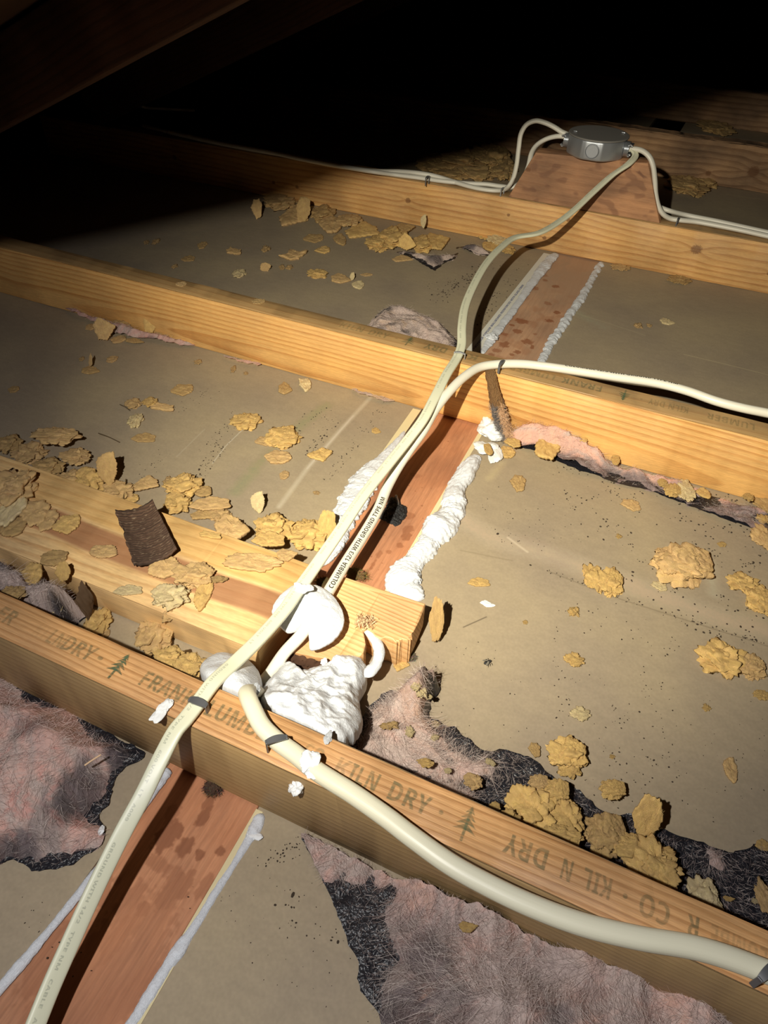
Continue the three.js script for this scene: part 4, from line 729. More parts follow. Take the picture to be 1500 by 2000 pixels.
// behind the nearest joist on the right: black paper strip, pink fluff and a raised torn flap
{
  const tip = at(868, 1286, 0.048), foot = at(800, 1370, 0.02), hx = tip.x, hz = tip.z;
  const flap = (x, z) => { const dx = foot.x - hx, dz = foot.z - hz, L = Math.hypot(dx, dz), u = ((x - hx) * dx + (z - hz) * dz) / (L * L), w = ((x - hx) * -dz + (z - hz) * dx) / L; return 0.040 * Math.exp(-((w / 0.024) ** 2)) * sm(1.5, 0.3, u); };
  batt('insulation_batt', 'long black papered insulation strip with a raised pink torn flap behind the nearest joist', [[655, 1450, 0.05], [676, 1415, 0.03], [700, 1390, 0.02], [720, 1355, 0.02], [748, 1325, 0.03], [800, 1302, 0.04], [842, 1284, 0.046], [870, 1280, 0.048], [868, 1300, 0.044], [852, 1322, 0.036], [846, 1345, 0.026], [836, 1380, 0.012], [834, 1396, 0.004], [858, 1412], [886, 1424], [915, 1445], [945, 1463], [1000, 1470], [1036, 1484], [1060, 1510], [1096, 1532], [1130, 1550], [1152, 1562], [1180, 1590], [1278, 1600], [1300, 1626], [1350, 1645], [1410, 1664], [1450, 1662], [1500, 1655], [1580, 1690], [1580, 1900], [1480, 1850], [1350, 1800], [1180, 1730], [1000, 1660], [840, 1585], [740, 1525]], {
    seed: 37, base: (x, z, d) => 0.001 + flap(x, z) * sm(0, 0.010, d) + 0.002 * sm(0.02, 0.0, d) * ridge(x * 40, 1, z * 40),
    thick: (x, z, d) => { const w = at(1010, 1520, 0), left = sm(0.31, 0.17, x), back = sm(-0.085, -0.045, z); return 0.016 * sm(-0.002, 0.02, d) * left + 0.012 * back * sm(0, 0.02, d) + 0.008 * fbm(x * 22 + z * 20, z * 22, 3, 3) - 0.0085 + 0.016 * sm(0.006, 0.02, flap(x, z)) * sm(-0.002, 0.012, d); }, hlen: 0.024, hair: 60000, hw: 0.00008, rough: 0.012, grey: 0.18, rose: 0.25, flow: 0.6, ragged: 0.006, tone: lin(178, 146, 132),
    dark: [spot(820, 1320, 0.012, 1, 0.5, 0.04), spot(760, 1345, 0.009, 1, 0.4, 0.03)] });
}
batt('insulation_strip', 'pink insulation strip with dark underside pressed along the foot of the bright joist', [[985, 842, 0.012], [1010, 836, 0.014], [1070, 842, 0.016], [1130, 858, 0.018], [1200, 888, 0.018], [1260, 912, 0.016], [1340, 936, 0.016], [1420, 960, 0.016], [1500, 985, 0.016], [1560, 1000, 0.016], [1560, 1060], [1480, 1038], [1440, 1024], [1400, 1010], [1350, 992], [1300, 972], [1262, 960], [1200, 944], [1160, 930], [1110, 912], [1080, 898], [1044, 882], [1010, 875], [990, 868]], {
  seed: 43, thick: (x, z, d) => 0.004 + 0.026 * sm(-0.001, 0.012, d) * sm(-0.553, -0.580, z), hair: 14000, rough: 0.014, rose: 0.35, cell: 0.002, flow: 0.1, tone: lin(216, 168, 150), front: -0.565 });
batt('insulation_scrap', 'greyish pink insulation scrap with black patches behind the bright joist left of the flat cable', [[716, 646], [728, 618, 0.012], [742, 592, 0.02], [757, 584, 0.02], [790, 594, 0.014], [822, 612, 0.008], [850, 622, 0.01], [876, 632, 0.014], [884, 648, 0.01], [892, 668], [880, 700], [800, 690], [740, 672]], {
  seed: 47, thick: (x, z, d) => 0.014 * sm(0, 0.02, d) - 0.0015, hair: 9000, rough: 0.011, grey: 0.5, rose: 0.1, cell: 0.002, flow: 0.4, tone: lin(186, 162, 148), dark: [spot(752, 598, 0.016, 0.8, 0.95), spot(805, 606, 0.022, 0.5, 0.95, 0.012), spot(735, 640, 0.016, 1, 0.8), spot(795, 642, 0.011, 0.8, 0.7), spot(765, 630, 0.008, 1, 0.6)] });
batt('insulation_scrap', 'dark mauve tuft of insulation between the long plank and nearest joist', [[-20, 1110, 0.03], [30, 1105, 0.04], [70, 1130, 0.045], [120, 1138, 0.045], [150, 1136, 0.05], [158, 1142, 0.05], [152, 1168, 0.03], [138, 1205, 0.02], [128, 1222, 0.02], [60, 1196, 0.03], [-20, 1150, 0.03]], {
  seed: 53, base: () => 0.001, thick: (x, z, d) => 0.05 * sm(0, 0.009, d), hair: 9000, rough: 0.008, grey: 0.4, rose: 0, cell: 0.002, tone: MAUVE, flow: 0.7, dark: [spot(88, 1130, 0.012, 1, 0.9, 0.045), spot(125, 1195, 0.014, 1, 0.9, 0.03), spot(10, 1120, 0.014, 1, 0.7, 0.04), spot(140, 1210, 0.012, 1, 0.8, 0.02)] });
batt('insulation_lint', 'thin pinkish lint pressed into the corner left along the second joist', [[128, 604, 0.004], [170, 614, 0.006], [250, 634, 0.01], [330, 656, 0.01], [384, 672, 0.004], [370, 680], [340, 676], [300, 668], [240, 660], [180, 632], [140, 616]], {
  seed: 59, paper: false, thick: (x, z, d) => 0.004 + 0.008 * sm(0, 0.01, d), hair: 1800, rough: 0.006, rose: 0.5, cell: 0.002, tone: lin(190, 150, 142), dark: [spot(300, 668, 0.014, 0.3, 0.6, 0)] });
batt('insulation_lint', 'little pink lint line at the foot of the bright joist near its middle', [[438, 696, 0.003], [470, 704, 0.004], [510, 712, 0.003], [508, 718], [470, 712], [440, 702]], { seed: 61, paper: false, thick: () => 0.003, hair: 400, rough: 0.003, cell: 0.0018 });
batt('insulation_lint', 'pale lint line where the plasterboard meets the bright joist beside the flat cable', [[688, 760, 0.003], [720, 770, 0.004], [770, 780, 0.003], [768, 788], [720, 780], [690, 768]], { seed: 62, paper: false, thick: () => 0.002, hair: 400, rough: 0.003, cell: 0.0018, tone: STRAW });
batt('insulation_scrap', 'triangular black scrap of insulation paper below the pile at the third joist', [[776, 490, 0.004], [800, 486, 0.008], [840, 492, 0.012], [878, 486, 0.016], [896, 482, 0.014], [888, 500, 0.008], [868, 515], [848, 530], [836, 524], [810, 508]], { seed: 64, thick: (x, z, d) => 0.006 * sm(0, 0.02, d) - 0.001, base: (x, z, d) => 0.001 + 0.004 * sm(0, 0.02, d), hair: 2500, rough: 0.006, grey: 0.5, rose: 0, cell: 0.002, tone: GREY, dark: [spot(850, 510, 0.02, 1, 0.8, 0.004), spot(800, 494, 0.014, 0.6, 0.9, 0.004), spot(840, 525, 0.008, 1, 0.7, 0.002)] });
batt('insulation_scrap', 'narrow black insulation scrap right of the triangular one at the third joist', [[890, 478, 0.01], [920, 470, 0.012], [945, 480, 0.01], [962, 496, 0.004], [948, 501], [920, 494], [896, 484]], { seed: 66, thick: (x, z, d) => 0.008 * sm(0, 0.012, d) - 0.001, hair: 1200, rough: 0.006, grey: 0.5, rose: 0, cell: 0.002, tone: MAUVE, dark: [spot(915, 484, 0.02, 0.6, 0.9, 0.004)] });
// torn strip of paper standing against the bright joist
{
  const t = thing('paper_flap', 'torn brown and black paper flap hanging from the round cable down the bright joist', 'paper');
  const P = [[955, 712, 0.103, -0.588], [958, 730, 0.094, -0.576], [964, 760, 0.075, -0.570], [971, 790, 0.056, -0.566], [977, 815, 0.040, -0.565], [984, 838, 0.026, -0.566], [990, 858, 0.012, -0.568]].map((p) => atz(p[0], p[1], p[3]));
  const W = [10, 12, 13, 17, 18, 15, 8].map((w) => w * 0.86 / F), c = new THREE.CatmullRomCurve3(P), n = 60, m = 14;
  const build = (u0, u1, off) => { const pos = [], idx = [], uv = []; for (let i = 0; i <= n; i++) for (let j = 0; j <= m; j++) {
    const t2 = lerp(u0, u1, i / n), p = c.getPoint(t2), ft = t2 * 6, k = Math.min(5, Math.floor(ft)), w = lerp(W[k], W[k + 1], ft - k), s = j / m * 2 - 1, e = 1 + 0.2 * fbm(t2 * 16, s > 0 ? 3 : 6, 1, 3);
    pos.push(p.x + w * s * e * 0.95, p.y + w * s * 0.1 + (i === 0 ? 0.004 * N3(s * 3, 1, 1) : 0), p.z + 0.007 * (1 - s * s) + 0.0012 * N3(t2 * 14, s * 3, 2) + off); uv.push(t2 * 2, s * 0.3); }
    for (let i = 0; i < n; i++) for (let j = 0; j < m; j++) { const a = i * (m + 1) + j, b = a + m + 1; idx.push(a, b, a + 1, b, b + 1, a + 1); } return geoFrom(pos, idx, uv); };
  tag(mesh('brown_paper', build(0, 0.52, 0), std({ color: '#7a5a36', roughness: 0.85, side: THREE.DoubleSide, bumpMap: feltBump, bumpScale: 0.002 }), t), 'brown torn upper part');
  tag(mesh('black_paper', build(0.44, 1, -0.0012), std({ color: '#2c2a2c', roughness: 0.7, side: THREE.DoubleSide, bumpMap: feltBump, bumpScale: 0.003 }), t), 'black lower part');
  seed(71);
  tag(mesh('loose_fibres', fibres(1500, () => { const u = rr(0.5, 1), p = c.getPoint(u), s = rnd() < 0.45 ? rr(0.3, 1.1) : rr(-1, 0.8), right = s > 0.3; p.x += s * 0.0105; p.z += 0.008 * (1 - s * s) + rr(0, 0.002); p.y += rr(-0.004, 0.004); return [p, V(rr(-1, 1), rr(-1, 1), rr(-0.2, 0.4)).normalize(), rr(0.004, 0.012), right ? lin(206, 168, 132) : lin(120, 114, 112), 0.7]; }, 0.00016), hairM, t), 'fuzzy fibres', null, null, 'stuff');
}
// curled stiff paper at the right end of the mauve tuft
{
  const pos = [], idx = [], n = 16, m = 10, A = at(163, 1136, 0.05), B = at(150, 1178, 0.036);
  for (let i = 0; i <= n; i++) for (let j = 0; j <= m; j++) { const u = i / n, v = j / m, p = A.clone().lerp(B, u); pos.push(p.x + 0.006 * Math.sin(v * 2) - 0.003 + 0.001 * N3(u * 6, v * 4, 2), p.y + 0.002 * N3(u * 9, 3, 1) - v * lerp(0.028, 0.034, u), p.z - 0.002 * v); }
  for (let i = 0; i < n; i++) for (let j = 0; j < m; j++) { const a = i * (m + 1) + j, b = a + m + 1; idx.push(a, b, a + 1, b, b + 1, a + 1); }
  rebase(solo('paper_curl', geoFrom(pos, idx), std({ color: '#57432f', roughness: 0.85, side: THREE.DoubleSide }), 'brown paper edge standing up at the right end of the mauve tuft', 'paper'));
}
// tufts
function tuft(px, py, w, h, y, label, c, s, n = 260, tall = 0.7) {
  const p = at(px, py, y), d = depthOf(p) / F, rx = w / 2 * d, rz = h / 2 * d, t = thing('fibre_tuft', label, 'tuft', [p.x, y, p.z]); seed(s);
  const g = lumpGeo(s, 7, 0.4, 0.3, 0.1); g.scale(rx * 0.7, rx * tall * 0.6, rz * 0.8); g.setAttribute('color', new THREE.Float32BufferAttribute(Array.from({ length: g.attributes.position.count }, () => lin(...c)).flat(), 3)); mesh('core', g, fluffM, t);
  tag(mesh('hairs', fibres(n, () => { const a = rnd() * 6.28, r = Math.sqrt(rnd()); return [V(rx * r * Math.cos(a), rx * tall * (1 - r * 0.7) * rr(0.3, 1.1), rz * r * Math.sin(a)), V(rr(-1, 1), rr(-0.3, 0.8), rr(-1, 1)).normalize(), rr(0.35, 0.9) * rx, lin(...c.map((q) => q * rr(0.7, 1.15))), 0.8]; }, 0.0002), hairM, t), 'fine hairs', null, null, 'stuff');
}
tuft(417, 1540, 40, 34, 0, 'small brown tuft of fibres on the plate under the nearest joist', [112, 84, 66], 81);
tuft(697, 1124, 46, 24, 0, 'straw-brown tuft behind the back edge of the light offcut', [140, 112, 66], 82, 420);
tuft(632, 1140, 34, 24, 0.03, 'dark straw tuft in the gap between plank and offcut', [104, 82, 44], 83);
tuft(803, 1284, 22, 22, 0, 'grey dust tuft at the broken end of the offcut', [120, 108, 92], 84);
tuft(683, 1410, 24, 36, 0.055, 'small brownish fluff tuft in front of the foam puddle', [150, 118, 96], 85, 300, 1.2);

// ---------------------------------------------------------------- torn yellow insulation: felt-like flakes and lumps
const felts = [[222, 184, 116], [212, 176, 122], [228, 206, 158], [196, 162, 108]].map((c) => std({ color: new THREE.Color().setRGB(c[0] / 255, c[1] / 255, c[2] / 255, THREE.SRGBColorSpace), vertexColors: true, roughness: 0.98, bumpMap: feltBump, bumpScale: 0.0007 }));
function chunkColour(g, s) { const p = g.attributes.position, c = []; for (let i = 0; i < p.count; i++) { const m = fbm(p.getX(i) * 1.6, p.getY(i) * 2, p.getZ(i) * 1.6 + s, 3), f = fbm(p.getX(i) * 9, p.getY(i) * 9 + s, p.getZ(i) * 9, 2); const l = Math.min(1.1, 0.96 + 0.22 * m + 0.12 * f); c.push(l, l * (1 + 0.05 * m), l * (1 + 0.18 * f)); } g.setAttribute('color', new THREE.Float32BufferAttribute(c, 3)); }
function withFuzz(g, s, n, len, hw) {   // short fibres standing out of the felt, part of the same piece
  chunkColour(g, s); seed(s * 17 + 3); const p = g.attributes.position, q = g.attributes.normal;
  const f = fibres(n, () => { const i = Math.floor(rnd() * p.count), P = V(p.getX(i), p.getY(i), p.getZ(i)), D = V(q.getX(i), q.getY(i), q.getZ(i)).add(V(rr(-1, 1), rr(-0.6, 0.6), rr(-1, 1))).normalize(); const l = rr(0.8, 1.2); return [P, D, rr(0.4, 1) * len, [l, l, l * 1.05], 0.8]; }, hw);
  f.setAttribute('uv', new THREE.Float32BufferAttribute(new Float32Array(f.attributes.position.count * 2), 2));
  const m = mergeGeometries([g, f]); return m;
}
// flat torn flake of unit radius, unit thickness scale in y
function flakeGeo(s, curl = 0, angular = 0.28) {
  seed(s * 5 + 1);
  const n = 64, rings = 14, pos = [], idx = [], uv = [], R = [];
  const k = 5 + Math.floor(rnd() * 4), ph = rnd() * 6.28, cor = Array.from({ length: k }, () => rr(1 - angular * 1.5, 1 + angular * 0.6));
  for (let i = 0; i < n; i++) { const a = i / n * k, j = Math.floor(a), t = a - j; R.push(lerp(cor[j % k], cor[(j + 1) % k], t) * (1 - 0.22 * Math.sin(Math.PI * t) * angular * 2) * (1 + 0.10 * fbm(Math.cos(i / n * 6.28) * 6, Math.sin(i / n * 6.28) * 6, s, 4) * 1.6)); }
  const top = (x, z, t) => curl * (x * x * 0.8 - 0.3 * x * z) + 0.5 * Math.sqrt(Math.max(0, 1 - t ** 5)) + 0.42 * fbm(x * 1.6, z * 1.6, s * 3, 3) + 0.22 * Math.abs(fbm(x * 3.2 + s, z * 3.2, s, 3)) + 0.2 * Math.floor(1.5 + 1.6 * fbm(x * 1.3, z * 1.3, s + 50, 2));
  for (const side of [1, 0]) {
    const b = pos.length / 3; pos.push(0, side ? top(0, 0, 0) + 0.3 : 0, 0); uv.push(0, 0);
    for (let r = 1; r <= rings; r++) for (let i = 0; i < n; i++) { const t = r / rings, a = i / n * 6.2832 + ph, x = Math.cos(a) * R[i] * t, z = Math.sin(a) * R[i] * t; const y = side ? Math.max(0.06, top(x, z, t) + 0.3) : Math.max(0, curl * (x * x * 0.8 - 0.3 * x * z) * 0.9); pos.push(x * (side ? 1 : 0.98), side ? Math.max(y, curl * (x * x * 0.8 - 0.3 * x * z) + 0.08) : y, z * (side ? 1 : 0.98)); uv.push(x * 1.2, z * 1.2 + (side ? 0 : 0.5)); }
    for (let i = 0; i < n; i++) side ? idx.push(b, b + 1 + (i + 1) % n, b + 1 + i) : idx.push(b, b + 1 + i, b + 1 + (i + 1) % n);
    for (let r = 1; r < rings; r++) for (let i = 0; i < n; i++) { const p = b + 1 + (r - 1) * n + i, q = b + 1 + (r - 1) * n + (i + 1) % n; side ? idx.push(p, q, p + n, q, q + n, p + n) : idx.push(p, p + n, q, q, p + n, q + n); }
  }
  const f = 1 + (rings - 1) * n, h = 1 + rings * n;
  for (let i = 0; i < n; i++) { const a = f + i, b = f + (i + 1) % n, c = h + f + i, d = h + f + (i + 1) % n; idx.push(a, b, c, b, d, c); }
  return geoFrom(pos, idx, uv);
}
const FLAKES = [], LUMPS = [], SMALL = [], CURLS = [];
for (let i = 0; i < 12; i++) FLAKES.push(withFuzz(flakeGeo(i + 1, i % 4 === 3 ? 0.5 : 0.1), i, 260, 0.16, 0.0035));
for (let i = 0; i < 6; i++) CURLS.push(withFuzz(flakeGeo(i + 30, 1.6, 0.4), i + 30, 260, 0.16, 0.0035));
for (let i = 0; i < 10; i++) { 
  const core = lumpGeo(i * 1.7 + 2, 10, 0.4, 0.08, 0.12, -0.4), fl = [core]; core.scale(0.86, 0.9, 0.86); seed(i + 400);
  for (let k = 0; k < 4; k++) { const f = flakeGeo(i * 4 + k + 60, rr(0, 0.6), 0.3), a = k * 1.57 + rr(0, 1.2), r = rr(0.62, 0.8); f.scale(r, 0.28, r); f.rotateX(rr(-0.5, 0.5)); f.rotateZ(rr(-0.6, -0.1)); f.rotateY(a); f.translate(0.36 * Math.cos(a), rr(0.45, 0.95), -0.36 * Math.sin(a)); fl.push(f); }
  const g = mergeGeometries(fl); LUMPS.push(withFuzz(g, i + 50, 500, 0.15, 0.003)); }
for (let i = 0; i < 5; i++) { const g = lumpGeo(i * 2.3 + 40, 6, 0.5, 0.3, 0.1, -0.3); SMALL.push(withFuzz(g, i + 70, 90, 0.3, 0.008)); }
let turn = 0;
// rows: x y width height (pixels of the photograph), kind, base height in millimetres, shade, label
function chunk(px, py, w, h, kind, mm, shade, label, group, name) {
  w *= 1.12; h *= 1.12;
  const y = mm / 1000, p = at(px, py + (kind === 's' ? h * 0.38 : kind === 'l' ? h * 0.12 : 0), y), d = depthOf(p) / F, el = Math.abs(ray(px, py).normalize().y), i = turn++;
  const set = kind === 'l' ? LUMPS : kind === 'c' ? CURLS : kind === 't' ? SMALL : FLAKES;
  const rx = w / 2 * d, m = new THREE.Mesh(set[(i * 7 + Math.floor(px)) % set.length], felts[shade]);
  m.name = numbered(name ?? (kind === 't' ? 'insulation_crumb' : kind === 'l' ? 'insulation_clump' : 'insulation_flake'));
  let rz = h / 2 * d, hy;
  if (kind === 'l') { hy = 0.5 * Math.min(rx, rz); rz = Math.max(0.5 * rz, (h * d - hy * 1.3 * Math.sqrt(1 - el * el)) / 2 / el); }
  else if (kind === 't') { hy = 0.55 * Math.min(rx, rz); rz = rz / el * 0.8; }
  else if (kind === 's') { hy = 0.13 * rx; rz = rz / Math.sqrt(1 - el * el * 0.5); }
  else { hy = Math.min(0.2 * Math.min(rx, rz), 0.005) * (kind === 'c' ? 1.3 : 1) + 0.0006; rz = rz / el * 0.95; }
  m.scale.set(rx * 0.98, hy, rz * 0.98); m.position.copy(p); m.rotation.y = 0.4 + 0.5 * (((i * 37) % 11) / 11 - 0.5) * (kind === 's' ? 0.5 : Math.min(1, Math.abs(w - h) < 20 ? 1 : 0.4));
  if (kind === 's') { m.rotation.order = 'YXZ'; m.rotation.x = 1.05; m.position.y = y + rz * 0.78; }
  scene.add(m); tag(m, label, 'insulation', group); return m;
}
